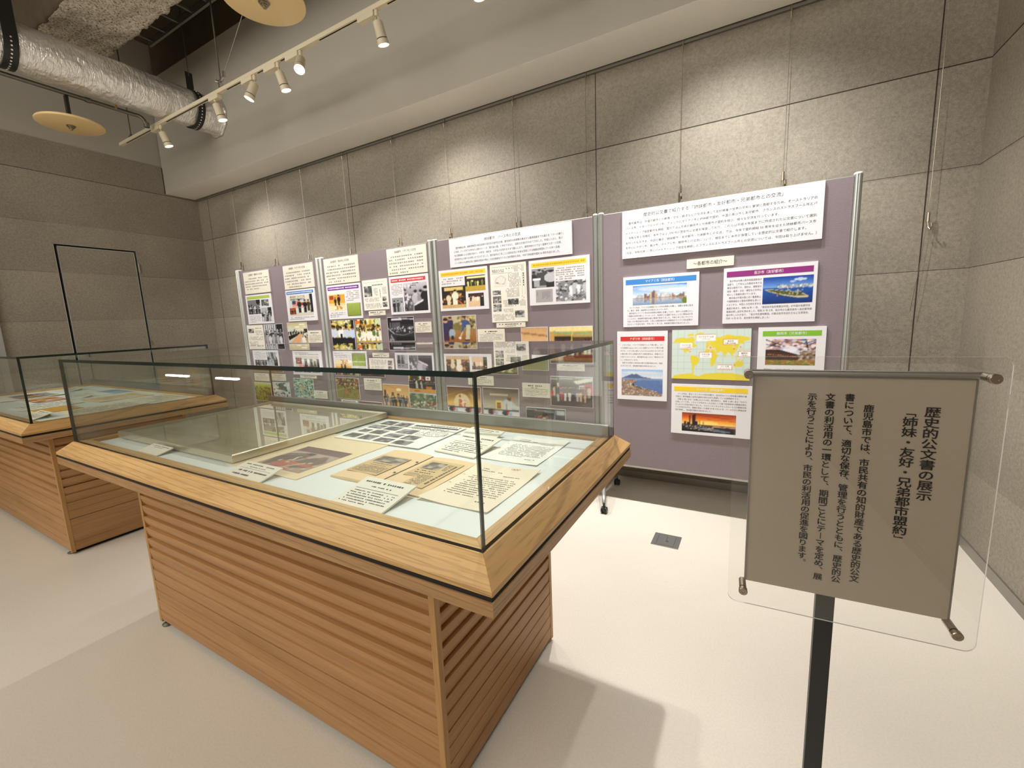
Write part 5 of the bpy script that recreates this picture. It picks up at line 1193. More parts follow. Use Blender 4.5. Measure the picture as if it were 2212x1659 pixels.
poster('newspaper_sheet', 'newspaper', 'white newspaper sheet with a sketch map and vertical headline between the yellow-headed posters', (-1.903, -1.572, 1.373, 1.835), G3, 'paper_white', th=0.008, seed=4,
       texts=[('市民のひろば', 0.055, 0.115, 0.030, 0.34, 'L', 0, 0.01), ('特\u3000集\u3000号', 0.45, 0.085, 0.012, 0.18, 'L', 1, 0)],
       rules=[(0.04, 0.045, 0.96, 0.048, 1), (0.04, 0.155, 0.62, 0.158, 1), (0.88, 0.17, 0.885, 0.54, 2), (0.955, 0.17, 0.96, 0.54, 2)],
       dashes=[(0.5, 0.17, 0.80, 0.40, 9, 2, dict(vertical=True)), (0.42, 0.42, 0.80, 0.58, 11, 2, dict(vertical=True)), (0.34, 0.62, 0.96, 0.74, 17, 2, dict(vertical=True)), (0.34, 0.77, 0.62, 0.84, 8, 2, dict(vertical=True)), (0.04, 0.86, 0.64, 0.97, 17, 2, dict(vertical=True)), (0.64, 0.06, 0.94, 0.15, 8, 2, dict(vertical=True)), (0.82, 0.56, 0.94, 0.60, 3, 2, dict(vertical=True)), (0.815, 0.24, 0.84, 0.56, 1, 1, dict(vertical=True, cell=0.012)), (0.893, 0.175, 0.95, 0.54, 1, 1, dict(vertical=True, cell=0.018, dens=1))],
       pics=[(Pic(34, 26, (228, 224, 214)).line(0.1, 0.6, 0.25, 0.2, 0.012, (120, 118, 114)).line(0.25, 0.2, 0.6, 0.05, 0.012, (120, 118, 114)).line(0.6, 0.05, 0.95, 0.35, 0.012, (120, 118, 114)).line(0.95, 0.35, 0.8, 0.8, 0.012, (120, 118, 114)).line(0.8, 0.8, 0.4, 0.75, 0.012, (120, 118, 114)).line(0.4, 0.75, 0.1, 0.6, 0.012, (120, 118, 114)).rect(0.15, 0.6, 0.35, 0.7, (90, 88, 84)), 0.1, 0.19, 0.46, 0.38), (p_newsblk(1), 0.05, 0.445, 0.29, 0.52), (p_newsblk(2), 0.05, 0.545, 0.29, 0.665), (p_newsblk(3), 0.05, 0.685, 0.29, 0.81), (p_newsblk(4), 0.48, 0.60, 0.77, 0.70), (p_newsblk(5), 0.66, 0.805, 0.92, 0.925)])
caption('narrow cream caption card under the newspaper sheet with the sketch map', (-1.864, -1.595, 1.329, 1.368), G3, 5, tall=False)
poster('history_poster', 'poster', 'white poster with a yellow header and three grey photos', (-1.547, -1.056, 1.493, 1.833), G3, seed=6,
       header=(YEL, None, col_mat('print_ochre', (206, 160, 40)), (0.045, 0.06, 0.945, 0.155), 0.8), dashes=[(0.46, 0.20, 0.93, 0.48, 6, 2)],
       pics=[(p_bwbirds(), 0.045, 0.19, 0.43, 0.61), (p_letter(), 0.11, 0.655, 0.40, 0.935), (p_bwzoo(), 0.455, 0.50, 0.94, 0.94)])
photo('brown photo of people digging with a spade', (-2.422, -2.067, 1.211, 1.444), p_digging(), G3)
caption('cream caption card beside the digging photo', (-2.056, -1.789, 1.209, 1.320), G3, 7)
photo('tall photo of a dark-haired person in white under a tan ceiling', (-1.638, -1.403, 0.981, 1.325), p_teacher(), G3)
photo('photo of a dim hall with a green beam, beside the dark-haired person photo', (-1.388, -1.040, 1.040, 1.323), p_archery(), G3)
caption('cream caption card overlapping the foot of the dim hall photo', (-1.332, -1.106, 0.985, 1.036), G3, 8)
photo('photo of dry yellow ground above the arched stage photo', (-2.046, -1.680, 0.942, 1.172), p_ground(), G3)
caption('cream caption card above the gap between the two stage photos', (-2.180, -1.918, 0.841, 0.921), G3, 9, 3)
photo('stage photo with a pale arch on amber', (-2.424, -2.057, 0.583, 0.818), p_stage(0), G3)
photo('stage photo with a yellow doorway on grey', (-2.035, -1.680, 0.583, 0.824), p_stage(1), G3)
caption('cream caption card beside the two-row group photo', (-1.644, -1.396, 0.762, 0.876), G3, 10, 6)
photo('group photo of two rows of people on a dark floor', (-1.391, -1.044, 0.703, 0.939), p_group(), G3)
photo('dark night photo of runners under the caption by the group photo', (-1.617, -1.269, 0.445, 0.677), p_night(), G3)

# purple and red header panel
def title_small(label, box, group, txt, n, seed):
    poster('title_sheet', 'poster', label, box, group, 'card_cream', texts=[(txt, 0.48, 0.14, 0.025, 0.54, 'C', 1, 0.0)], dashes=[(0.05, 0.25, 0.94, 0.25 + 0.12 * n, n, 2)], th=0.010, seed=seed)
title_small('cream title sheet directly above the purple-headed poster', (-3.918, -3.415, 1.822, 2.078), G2, '友好都市\u3000長沙市との交流', 6, 11)
poster('history_poster', 'poster', 'white poster with a purple header, a golden signing photo and a green open book', (-3.917, -3.415, 1.465, 1.812), G2, seed=12,
       header=((120, 36, 150), None, 'ink_white', (0.04, 0.055, 0.955, 0.15), 0.8), dashes=[(0.57, 0.19, 0.95, 0.50, 6, 2), (0.05, 0.79, 0.53, 0.95, 3, 2)], pics=[(p_signing(), 0.045, 0.18, 0.53, 0.745), (p_greenbook(), 0.575, 0.555, 0.965, 0.93)])
title_small('cream title sheet directly above the red-headed poster', (-3.027, -2.537, 1.839, 2.080), G2, '姉妹都市\u3000ナポリ市との交流', 6, 13)
poster('newspaper_sheet', 'newspaper', 'small white newspaper sheet between the purple and red headed posters', (-3.386, -3.052, 1.536, 1.824), G2, 'paper_white', th=0.008, seed=14, rules=[(0.05, 0.08, 0.95, 0.085, 2)],
       dashes=[(0.40, 0.14, 0.92, 0.22, 1, 1, dict(last=1, indent=False)), (0.44, 0.28, 0.60, 0.55, 5, 2, dict(vertical=True)), (0.68, 0.28, 0.72, 0.80, 1, 1, dict(vertical=True, cell=0.016)), (0.78, 0.26, 0.95, 0.50, 6, 2, dict(vertical=True)), (0.06, 0.60, 0.64, 0.74, 14, 2, dict(vertical=True)), (0.06, 0.78, 0.72, 0.94, 16, 2, dict(vertical=True))], pics=[(p_newsblk(11), 0.06, 0.20, 0.38, 0.55), (p_newsblk(12), 0.77, 0.58, 0.93, 0.72), (p_newsblk(13), 0.77, 0.76, 0.95, 0.92)])
caption('narrow cream caption card under the small newspaper sheet', (-3.330, -3.106, 1.482, 1.526), G2, 15, tall=False)
poster('history_poster', 'poster', 'white poster with a red header and two grey photos of suited men', (-3.026, -2.531, 1.481, 1.829), G2, seed=16,
       header=((216, 50, 52), None, 'ink_white', (0.05, 0.06, 0.93, 0.155), 0.8), dashes=[(0.05, 0.20, 0.34, 0.50, 8, 2), (0.56, 0.19, 0.76, 0.29, 2, 2)], pics=[(p_bwpair(21), 0.37, 0.20, 0.955, 0.93), (Pic(28, 30, (150, 148, 150)).crowd(1, 1.0, 1.0, 0.8, 0.8, [(60, 58, 64), (190, 188, 190), (30, 28, 32)], 5, n=3, skin=(206, 204, 204)).grey().noise(14, 3), 0.045, 0.56, 0.34, 0.935)])
photo('photo of four smiling young people in white and blue shirts', (-3.908, -3.559, 1.208, 1.454), p_girls(), G2)
photo('yellow photo of white-clad dancers beside an orange sign', (-3.537, -3.184, 1.220, 1.454), p_dance(), G2)
caption('white caption strip under the photo of four young people', (-3.856, -3.613, 1.120, 1.200), G2, 17, 3)
caption('white caption strip under the dancers photo', (-3.481, -3.243, 1.122, 1.206), G2, 18, 3)
photo('dark grey photo of a hall interior beneath the red-headed poster', (-3.092, -2.757, 1.228, 1.457), p_hall_bw(), G2)
caption('cream caption card beside the dark hall photo', (-2.745, -2.529, 1.305, 1.402), G2, 19)
caption('wide white caption strip below the dark hall photo', (-2.877, -2.530, 1.118, 1.211), G2, 20, 3)
photo('dusky group photo just above the terraces photo', (-3.914, -3.565, 0.872, 1.100), p_dusk(51, (130, 120, 100)), G2)
photo('brown and green photo of people along a terraced slope', (-3.919, -3.567, 0.623, 0.852), p_terraces(), G2)
photo('dark evening group photo above the lone caption card beside the slope photo', (-3.534, -3.185, 0.874, 1.100), p_dusk(52, (52, 46, 40)), G2)
caption('cream caption card beside the photo of the terraced slope', (-3.487, -3.241, 0.737, 0.856), G2, 21, 6)
photo('tan photo of guests standing in a reception hall', (-3.229, -2.882, 0.580, 0.807), p_reception(), G2)
photo('photo of a stage with flags and a line of people', (-2.878, -2.537, 0.738, 0.907), p_flags(), G2)
photo('green and white photo of a parade crowd under the flags photo', (-2.881, -2.533, 0.520, 0.734), p_parade(), G2)
caption('narrow cream caption strip under the photo of the terraced slope', (-3.861, -3.607, 0.572, 0.612), G2, 22, tall=False)
photo('brown photo low on the panel beneath the lone caption card', (-3.597, -3.255, 0.385, 0.613), p_dusk(53, (120, 84, 66)), G2)

# green and blue header panel
title_small('cream title sheet above the green-headed poster', (-5.381, -4.873, 1.816, 2.066), G1, '兄弟都市\u3000鶴岡市との交流', 5, 31)
poster('history_poster', 'poster', 'white poster with a green header and three grey photos', (-5.394, -4.879, 1.458, 1.801), G1, seed=32, header=((166, 198, 60), None, col_mat('print_olive', (196, 196, 110)), (0.05, 0.05, 0.93, 0.14), 0.8),
       dashes=[(0.07, 0.70, 0.51, 0.95, 6, 2)], pics=[(p_bwmeet(41, False), 0.06, 0.175, 0.55, 0.66), (p_newsblk(31), 0.60, 0.19, 0.88, 0.41), (p_bwmeet(43, True), 0.56, 0.46, 0.95, 0.93)])
title_small('cream title sheet above the blue-headed poster', (-4.606, -4.097, 1.818, 2.073), G1, '姉妹都市\u3000マイアミ市との交流', 6, 33)
bp = poster('history_poster', 'poster', 'white poster with a blue header and a handshake photo with flags', (-4.609, -4.107, 1.466, 1.808), G1, seed=34, header=((52, 120, 206), None, 'ink_white', (0.035, 0.05, 0.95, 0.135), 0.8),
       dashes=[(0.08, 0.855, 0.90, 0.955, 2, 2)], pics=[(p_handshake(), 0.09, 0.165, 0.90, 0.825)], texts=[('鹿児島市・マイアミ市', 0.40, 0.225, 0.026, 0.50, 'C', 0, 0.02), ('姉妹都市盟約調印式', 0.40, 0.305, 0.026, 0.50, 'C', 0, 0.02)])
for ch in bp.children:
    if ch.name.startswith('printed_text'): ch.location.y -= 0.0006
poster('newspaper_sheet', 'newspaper', 'pale newsprint sheet under the green-headed poster', (-5.452, -5.122, 1.115, 1.446), G1, 'paper_white', th=0.006, seed=35, dashes=[(0.48, 0.09, 0.92, 0.15, 1, 1, dict(last=1, indent=False)), (0.06, 0.42, 0.94, 0.56, 17, 2, dict(vertical=True)), (0.06, 0.6, 0.6, 0.74, 11, 2, dict(vertical=True)), (0.50, 0.2, 0.94, 0.38, 9, 2, dict(vertical=True))], pics=[(p_newsblk(36), 0.08, 0.13, 0.42, 0.28), (p_newsblk(37), 0.56, 0.72, 0.93, 0.86)])
photo('grey photo of a crowded room with bright windows', (-5.100, -4.740, 1.216, 1.448), p_bwmeet(44, True), G1)
caption('narrow white caption strip under the crowded room photo', (-5.068, -4.765, 1.120, 1.211), G1, 36, 3)
photo('photo of a meeting around a long pink table', (-4.653, -4.302, 1.223, 1.454), p_meeting(), G1)
caption('cream caption card beside the meeting photo', (-4.299, -4.069, 1.224, 1.357), G1, 37, 5)
caption('wide white caption strip under the meeting photo', (-4.613, -4.107, 1.125, 1.215), G1, 38, 3)
photo('pale photo of a shore road above the two small caption cards', (-5.420, -4.830, 0.878, 1.100), p_shore(), G1)
poster('history_poster', 'poster', 'white poster with a row of three small photos, lower on the blue header panel', (-4.633, -4.128, 0.864, 1.105), G1, seed=39, dashes=[(0.1, 0.08, 0.92, 0.3, 2, 2)], pics=[(p_dusk(61, (60, 56, 60)), 0.06, 0.4, 0.34, 0.88), (p_dusk(62, (40, 66, 130)), 0.37, 0.4, 0.64, 0.88), (p_newsblk(63), 0.67, 0.4, 0.94, 0.88)])
caption('cream caption card above the orchard photo', (-5.423, -5.125, 0.765, 0.857), G1, 40)
caption('cream caption card above the festival crowd photo', (-5.082, -4.792, 0.777, 0.860), G1, 41)
photo('green photo of shrubs in an orchard', (-5.450, -5.108, 0.513, 0.745), p_orchard(), G1)
photo('photo of a festival crowd in front of trees and a red roof', (-5.101, -4.741, 0.530, 0.760), p_festival(), G1)
photo('blue green photo of a marching crowd', (-4.657, -4.302, 0.593, 0.819), p_blueparade(), G1)
caption('cream caption card beside the marching crowd photo', (-4.301, -4.084, 0.604, 0.689), G1, 42)
caption('thin buff caption strip above the marching crowd photo', (-4.518, -4.231, 0.826, 0.858), G1, 43, tall=False)

# ------------------------------------------------------------------ papers and cards in the cases
ZB = 0.9052
def bed_frame(x0, y1, z): return (Vector((x0, y1, z)), Vector((1, 0, 0)), Vector((0, 1, 0)), Vector((0, 0, 1)))

def sheet(name, cat, label, x0, x1, y0, y1, mat, z=ZB, th=0.0016, rot=0.0, lift=0.0, group=None, curl=0.0, fill=None):
    """a paper or card lying in a case; LIFT raises its far edge; CURL lifts its corners; FILL(root, frame, w, h) prints on it"""
    cx, cy = (x0 + x1) / 2, (y0 + y1) / 2
    w, h = x1 - x0, y1 - y0
    n = 8; mb = MB()
    rg = random.Random(hash((round(x0, 3), round(y0, 3))) & 0xffff)
    cu = [curl * rg.uniform(0.1, 1) for _ in range(4)]
    def zz(a, b): return cu[0] * (1 - a) ** 3 * (1 - b) ** 3 + cu[1] * a ** 3 * (1 - b) ** 3 + cu[2] * a ** 3 * b ** 3 + cu[3] * (1 - a) ** 3 * b ** 3
    for k in (0, th):
        for j in range(n + 1):
            for i in range(n + 1):
                a, b = i / n, j / n
                mb.v.append((x0 + w * a, y0 + h * b, z + k + zz(a, b)))
    q = (n + 1) ** 2
    for j in range(n):
        for i in range(n):
            a = j * (n + 1) + i
            mb.f.append([q + a, q + a + 1, q + a + n + 2, q + a + n + 1]); mb.f.append([a, a + n + 1, a + n + 2, a + 1]); mb.m += [0, 0]
    rim = [i for i in range(n + 1)] + [j * (n + 1) + n for j in range(1, n + 1)] + [n * (n + 1) + i for i in range(n - 1, -1, -1)] + [j * (n + 1) for j in range(n - 1, 0, -1)]
    for k in range(len(rim)):
        a, b = rim[k], rim[(k + 1) % len(rim)]
        mb.f.append([a, b, q + b, q + a]); mb.m.append(0)
    org = Vector((cx, y0, z))
    o = mb.build(name, MT[mat], origin=org)
    tag(o, label, cat, group)
    if fill: fill(o, bed_frame(x0, y1, z + th), w, h)
    def carry(ob):
        for c in ob.children:
            for v in c.data.vertices:
                a, b = (v.co.x + org.x - x0) / w, (v.co.y + org.y - y0) / h
                v.co.z += zz(a, b) + (0.0003 if curl else 0)
            carry(c)
    if curl: carry(o)
    o.rotation_euler = (math.atan2(lift, h), 0, rot)
    if lift:
        leg = MB().box(x0 + w * 0.3, x1 - w * 0.3, y1 - 0.004, y1 - 0.001, z - lift * 0.94, z - 0.0002).build('prop', MT['card_cream'], o)
    return o

def txt(root, frame, items, mats=('ink', 'ink_mid', 'ink_grey', 'ink_red'), name='printed_text', h=0.0004):
    mb = MB()
    for it in items:
        if it[0] == 'd': put_dashes(mb, frame, *it[1:6], mi=it[6], seed=it[7], h=h, **(it[8] if len(it) > 8 else {}))
        elif it[0] == 't': put_text(mb, it[1], frame, it[2], it[3], it[4], it[5], it[6], it[7], 1, 0.0, h)
        elif it[0] == 'r':
            O, e1, e2, n = frame
            mb.quad(*[tuple(O + e1 * a + e2 * b + n * h) for a, b in ((it[1], it[4]), (it[3], it[4]), (it[3], it[2]), (it[1], it[2]))], it[5])
    return mb.build(name, [MT[m] for m in mats], root)

GC = 'papers and cards in the near glass case'
def f_card(lines, seed, heads=2):
    def f(root, fr, w, h):
        it = [('d', 0.10 * w, 0.90 * w, -0.08 * h, -0.24 * h, 1, 0, seed, dict(last=1, indent=False, fill=0.52, cell=0.0088))]
        if heads > 1: it += [('d', 0.28 * w, 0.72 * w, -0.26 * h, -0.36 * h, 1, 0, seed + 1, dict(last=1, indent=False, fill=0.5, cell=0.0066))]
        if lines: it += [('r', 0.08 * w, -0.42 * h, 0.92 * w, -0.43 * h, 0), ('d', 0.08 * w, 0.93 * w, -0.47 * h, -0.93 * h, lines + 1, 0, seed + 2, dict(fill=0.55, cell=0.0064))]
        txt(root, fr, it)
    return f
def f_letter(n, seed, stamp=False):
    def f(root, fr, w, h):
        it = [('d', 0.14 * w, 0.34 * w, -0.12 * h, -0.15 * h, 1, 1, seed, dict(last=1, indent=False)), ('d', 0.16 * w, 0.52 * w, -0.17 * h, -0.20 * h, 1, 1, seed + 1, dict(last=1, indent=False)), ('d', 0.60 * w, 0.88 * w, -0.24 * h, -0.27 * h, 1, 1, seed + 2, dict(last=1, indent=False)),
              ('d', 0.16 * w, 0.90 * w, -0.32 * h, -0.80 * h, n, 1, seed + 3, dict(fill=0.44, cell=0.0066)), ('d', 0.7 * w, 0.86 * w, -0.84 * h, -0.87 * h, 1, 0, seed + 4, dict(last=1, indent=False))]
        txt(root, fr, it)
        m = MB(); O, e1, e2, nn = fr
        for v in (0.35, 0.58):
            m.add([tuple(O + e1 * (0.05 * w + 0.004 * math.cos(k)) + e2 * (-v * h + 0.003 * math.sin(k)) + nn * 0.0003) for k in [i * math.pi / 4 for i in range(8)]], [tuple(range(8))])
        m.build('punch_mark', MT['newsprint'], root)
        if stamp:
            m = MB()
            for dx in (0.0, 0.011, 0.022):
                c = O + e1 * (0.60 * w + dx) + e2 * (-0.055 * h) + nn * 0.0004
                for k in range(14):
                    a0, a1 = 2 * math.pi * k / 14, 2 * math.pi * (k + 1) / 14
                    m.quad(*[tuple(c + e1 * math.cos(a) * r + e2 * math.sin(a) * r * 1.2) for a, r in ((a0, 0.0042), (a1, 0.0042), (a1, 0.0054), (a0, 0.0054))])
            m.build('red_stamp', MT['ink_red'], root)
    return f

# silver frame
def picture_frame():
    x0, x1, y0, y1, z0, z1 = -2.655, -1.668, 0.826, 1.604, 0.912, 0.941
    t = thing('framed_drawing', 'large flat champagne silver picture frame lying in the near glass case', 'picture frame', ((x0 + x1) / 2, (y0 + y1) / 2, ZB))
    prof = [(0, z0), (0.016, z0), (0.016, z1 - 0.006), (0.013, z1), (0.006, z1 + 0.001), (0.0, z1 - 0.002)]
    for s in ('front', 'right', 'back', 'left'): sharp(mitred(prof, s, (x0, x1, y0, y1)).build('frame_side', MT['silver_frame'], t), 20)
    MB().box(x0 + 0.014, x1 - 0.014, y0 + 0.014, y1 - 0.014, z0 + 0.002, z0 + 0.018).build('drawing', MT['sepia'], t)
    m = MB(); m.box(x0 + 0.015, x1 - 0.015, y0 + 0.015, y1 - 0.015, z1 - 0.008, z1 - 0.006); m.build('frame_glass', MT['frame_glass'], t)
    fr = bed_frame(x0, y1, z0 + 0.0185); w, h = x1 - x0, y1 - y0; mb = MB(); O, e1, e2, n = fr
    def seg(a, b, c, d, th=0.0012):
        p, q = Vector((a, b)), Vector((c, d)); dd = (q - p).normalized(); nn = Vector((-dd.y, dd.x)) * th
        mb.quad(*[tuple(O + e1 * (v.x * w) + e2 * (-v.y * h)) for v in (p - nn, q - nn, q + nn, p + nn)])
    for s in ((0.1, 0.2, 0.5, 0.35), (0.5, 0.35, 0.9, 0.3), (0.2, 0.8, 0.55, 0.6), (0.3, 0.15, 0.35, 0.7), (0.6, 0.75, 0.8, 0.9), (0.15, 0.5, 0.4, 0.55)): seg(*s)
    mb.build('pencil_lines', MT['ink_grey'], t)
    for x in (x0 + 0.06, x1 - 0.06):
        for y in (y0 + 0.05, y1 - 0.05): MB().box(x - 0.02, x + 0.02, y - 0.012, y + 0.012, ZB + 0.0001, z0 + 0.001).build('felt_pad', MT['black'], t)
picture_frame()
sheet('caption_card', 'caption card', 'small white caption card in front of the silver frame', -2.262, -2.090, 0.757, 0.820, 'card_cream', z=ZB + 0.001, th=0.004, lift=0.016, group=GC, fill=f_card(0, 71))
sheet('caption_card', 'caption card', 'white caption card overlapping the corner of the mounted colour photo', -1.580, -1.375, 0.752, 0.838, 'card_cream', z=ZB + 0.001, th=0.004, lift=0.022, group=GC, fill=f_card(1, 72))
def p_samurai():
    p = Pic(80, 62, (170, 148, 132)); p.rect(0, 0, 1, 0.24, (112, 88, 84)); p.grad(0, 0.24, 1, 1, (176, 156, 140), (160, 136, 120)); p.poly([(0, 0.62), (0.05, 0.40), (0.40, 0.26), (0.5, 0.45), (0.42, 0.75), (0.1, 0.95)], (96, 88, 82)); p.poly([(0.48, 0.66), (0.62, 0.42), (0.84, 0.34), (0.97, 0.52), (0.9, 0.8), (0.6, 0.92)], (104, 96, 88)); p.ell(0.44, 0.36, 0.08, 0.08, (126, 96, 84)); p.ell(0.78, 0.38, 0.07, 0.08, (132, 102, 88)); p.ell(0.44, 0.30, 0.085, 0.05, (70, 60, 58))
    p.line(0.3, 0.72, 0.92, 0.72, 0.05, (176, 106, 72)); p.line(0.36, 0.5, 0.52, 0.98, 0.02, (206, 186, 160)); p.poly([(0.18, 0.8), (0.45, 0.62), (0.55, 0.9), (0.3, 1)], (166, 92, 84)); p.line(0.5, 0.95, 0.7, 0.66, 0.02, (196, 160, 132)); p.line(0.46, 0.98, 0.66, 0.96, 0.022, (176, 80, 70)); p.specks(20, [(206, 180, 150), (90, 76, 70), (160, 90, 80)], 0.2, 0.4, 0.95, 0.95, 0.03, 0.03, 4); p.line(0.05, 0.5, 0.32, 0.34, 0.016, (150, 120, 104)); return p.noise(5, 71)
sheet('mounted_photo', 'photo', 'colour photo of two figures on a cream mount', -1.700, -1.290, 0.822, 1.275, 'mat_board', th=0.003, group=GC,
      fill=lambda r, fr, w, h: put_pic('printed_photo', p_samurai(), fr, 0.10, -(1.275 - 1.092), w - 0.044, -(1.275 - 0.862), r))
def f_news(r, fr, w, h):
    rg = random.Random(5)
    for k, (u0, v0, u1, v1) in enumerate(((0.04, 0.05, 0.20, 0.24), (0.23, 0.05, 0.40, 0.24), (0.02, 0.29, 0.20, 0.45), (0.23, 0.28, 0.40, 0.46), (0.04, 0.52, 0.16, 0.66), (0.20, 0.50, 0.36, 0.68), (0.44, 0.34, 0.64, 0.54), (0.42, 0.58, 0.60, 0.74), (0.64, 0.58, 0.80, 0.76), (0.04, 0.74, 0.2, 0.92), (0.24, 0.74, 0.4, 0.94), (0.44, 0.79, 0.62, 0.95), (0.66, 0.80, 0.84, 0.96))):
        put_pic('printed_photo', p_newsblk(80 + k).wash((60, 58, 56), 0.25), fr, u0 * w, -v0 * h, u1 * w, -v1 * h, r)
    txt(r, fr, [('r', 0.45 * w, -0.10 * h, 0.97 * w, -0.155 * h, 1), ('d', 0.6 * w, 0.98 * w, -0.02 * h, -0.08 * h, 1, 1, 3, dict(last=1, indent=False)), ('d', 0.46 * w, 0.9 * w, -0.18 * h, -0.32 * h, 14, 2, 4, dict(vertical=True)), ('d', 0.66 * w, 0.98 * w, -0.36 * h, -0.55 * h, 5, 2, 5)])
    m = MB(); O, e1, e2, n = fr
    pts = [(0.74, 0.36), (0.78, 0.33), (0.86, 0.34), (0.95, 0.32), (0.98, 0.42), (0.93, 0.52), (0.84, 0.54), (0.76, 0.5), (0.74, 0.36)]
    m.tube([O + e1 * a * w - e2 * b * h + n * 0.0006 for a, b in pts], 0.0008, 4); m.build('map_outline', MT['ink_grey'], r)
sheet('newspaper_page', 'newspaper', 'folded cream newspaper page with a dozen grey photos, laid over the mounted photo', -1.612, -1.130, 1.232, 1.566, 'paper_white', z=ZB + 0.0034, th=0.0025, group=GC, curl=0.004, rot=0.02, fill=f_news)

def scrapbook():
    t = thing('scrapbook', 'tan scrapbook lying open with newspaper clippings on both pages', 'scrapbook', (-1.018, 0.89, ZB))
    def page(x0, x1, y0, y1, hgt, side):
        mb = MB(); n = 14
        for lay in (0, 1):
            for j in (0, 1):
                for i in range(n + 1):
                    a = i / n; s = a if side < 0 else 1 - a
                    z = ZB + (hgt * (0.55 + 0.45 * math.sin(math.pi * min(1, s * 1.02)) * (1 if s > 0.5 else 1)) * (1.0 if s < 0.97 else 0.35) if lay else 0.0)
                    mb.v.append((x0 + (x1 - x0) * a, y0 if j == 0 else y1, z))
        q = 2 * (n + 1)
        for i in range(n):
            mb.f.append([q + i, q + i + 1, q + n + 1 + i + 1, q + n + 1 + i]); mb.f.append([i, n + 1 + i, n + 2 + i, i + 1]); mb.m += [0, 0]
            mb.f.append([i, i + 1, q + i + 1, q + i]); mb.f.append([n + 1 + i + 1, n + 1 + i, q + n + 1 + i, q + n + 2 + i]); mb.m += [0, 0]
        mb.f.append([0, q, q + n + 1, n + 1]); mb.f.append([n, 2 * n + 1, q + 2 * n + 1, q + n]); mb.m += [0, 0]
        return mb.build('page', MT['paper_tan'], t)
    pl = page(-1.212, -1.020, 0.893, 1.190, 0.009, -1); pr = page(-1.016, -0.820, 0.880, 1.184, 0.006, 1)
    MB().box(-1.0205, -1.0155, 0.895, 1.188, ZB, ZB + 0.002).build('gutter', MT['joint'], t)
    for y in (0.99, 1.10): MB().lathe([(0, 0.011), (0.004, 0.0105), (0.0055, 0.008), (0, 0.005)], (-1.018, y, ZB), (0, 0, 1), 10).build('binding_ring', MT['zinc'], t)
    for pg, (x0, x1, y0, y1, z), head, pv in ((pl, (-1.195, -1.055, 0.945, 1.115, ZB + 0.0093), 0.03, (0.10, 0.05, 0.98, 0.40)), (pr, (-0.985, -0.845, 0.925, 1.145, ZB + 0.0064), 0.02, (0.10, 0.08, 0.60, 0.38))):
        m = MB(); 
        if pg is pl: m.box(x0, x1, y0, y1, z, z + 0.0006)
        else:
            m.box(x0, x1, y0 + 0.07, y1, z, z + 0.0006); m.box(x0 + 0.05, x1, y0, y0 + 0.07, z, z + 0.0006)
        c = m.build('newspaper_clipping', MT['newsprint'], pg)
        fr = bed_frame(x0, y1, z + 0.0007); w, h = x1 - x0, y1 - y0
        if pg is pl:
            txt(c, fr, [('d', 0.1 * w, 0.9 * w, -0.44 * h, -0.50 * h, 1, 1, 2, dict(last=1, indent=False)), ('d', 0.25 * w, 0.8 * w, -0.54 * h, -0.58 * h, 1, 0, 3, dict(last=1, indent=False)), ('d', 0.05 * w, 0.95 * w, -0.62 * h, -0.96 * h, 11, 1, 4, dict(fill=0.6))])
        else:
            txt(c, fr, [('d', 0.10 * w, 0.66 * w, -0.42 * h, -0.47 * h, 1, 0, 5, dict(last=1, indent=False)), ('d', 0.14 * w, 0.62 * w, -0.50 * h, -0.55 * h, 1, 0, 6, dict(last=1, indent=False)), ('d', 0.42 * w, 0.78 * w, -0.58 * h, -0.96 * h, 10, 1, 7, dict(fill=0.6)), ('d', 0.84 * w, 0.96 * w, -0.12 * h, -0.9 * h, 1, 1, 8, dict(vertical=True, cell=0.013, dens=1, last=1)), ('d', 0.03 * w, 0.42 * w, -0.57 * h, -0.67 * h, 6, 2, 9, dict(fill=0.6)), ('d', 0.66 * w, 0.82 * w, -0.1 * h, -0.36 * h, 4, 1, 10, dict(vertical=True))])
        put_pic('printed_photo', p_newsblk(95).wash((150, 130, 96), 0.35), fr, pv[0] * w, -pv[1] * h, pv[2] * w, -pv[3] * h, c, 0.0003)
scrapbook()
sheet('caption_card', 'caption card', 'largest white caption card propped in front of the open scrapbook', -1.030, -0.832, 0.752, 0.893, 'card_cream', z=ZB + 0.001, th=0.005, lift=0.024, group=GC, fill=f_card(5, 73))
sheet('typed_letter', 'letter', 'cream letter with a red stamp, by the near glass corner', -0.815, -0.582, 0.872, 1.196, 'paper_cream', th=0.0012, curl=0.010, group=GC, fill=f_letter(11, 74, True))
sheet('caption_card', 'caption card', 'white caption card propped between the newspaper page and the unstamped letter', -1.060, -0.862, 1.236, 1.412, 'card_cream', z=ZB + 0.001, th=0.005, lift=0.026, rot=-0.10, group=GC, fill=f_card(5, 75))
sheet('caption_card', 'caption card', 'narrow white caption card behind the propped card, near the lock rail', -1.095, -0.915, 1.455, 1.540, 'card_cream', z=ZB + 0.001, th=0.004, lift=0.018, rot=-0.10, group=GC, fill=f_card(0, 76))
sheet('typed_letter', 'letter', 'cream letter without a stamp, behind the stamped letter', -0.853, -0.620, 1.243, 1.548, 'paper_white', th=0.0012, curl=0.008, group=GC, fill=f_letter(13, 77))

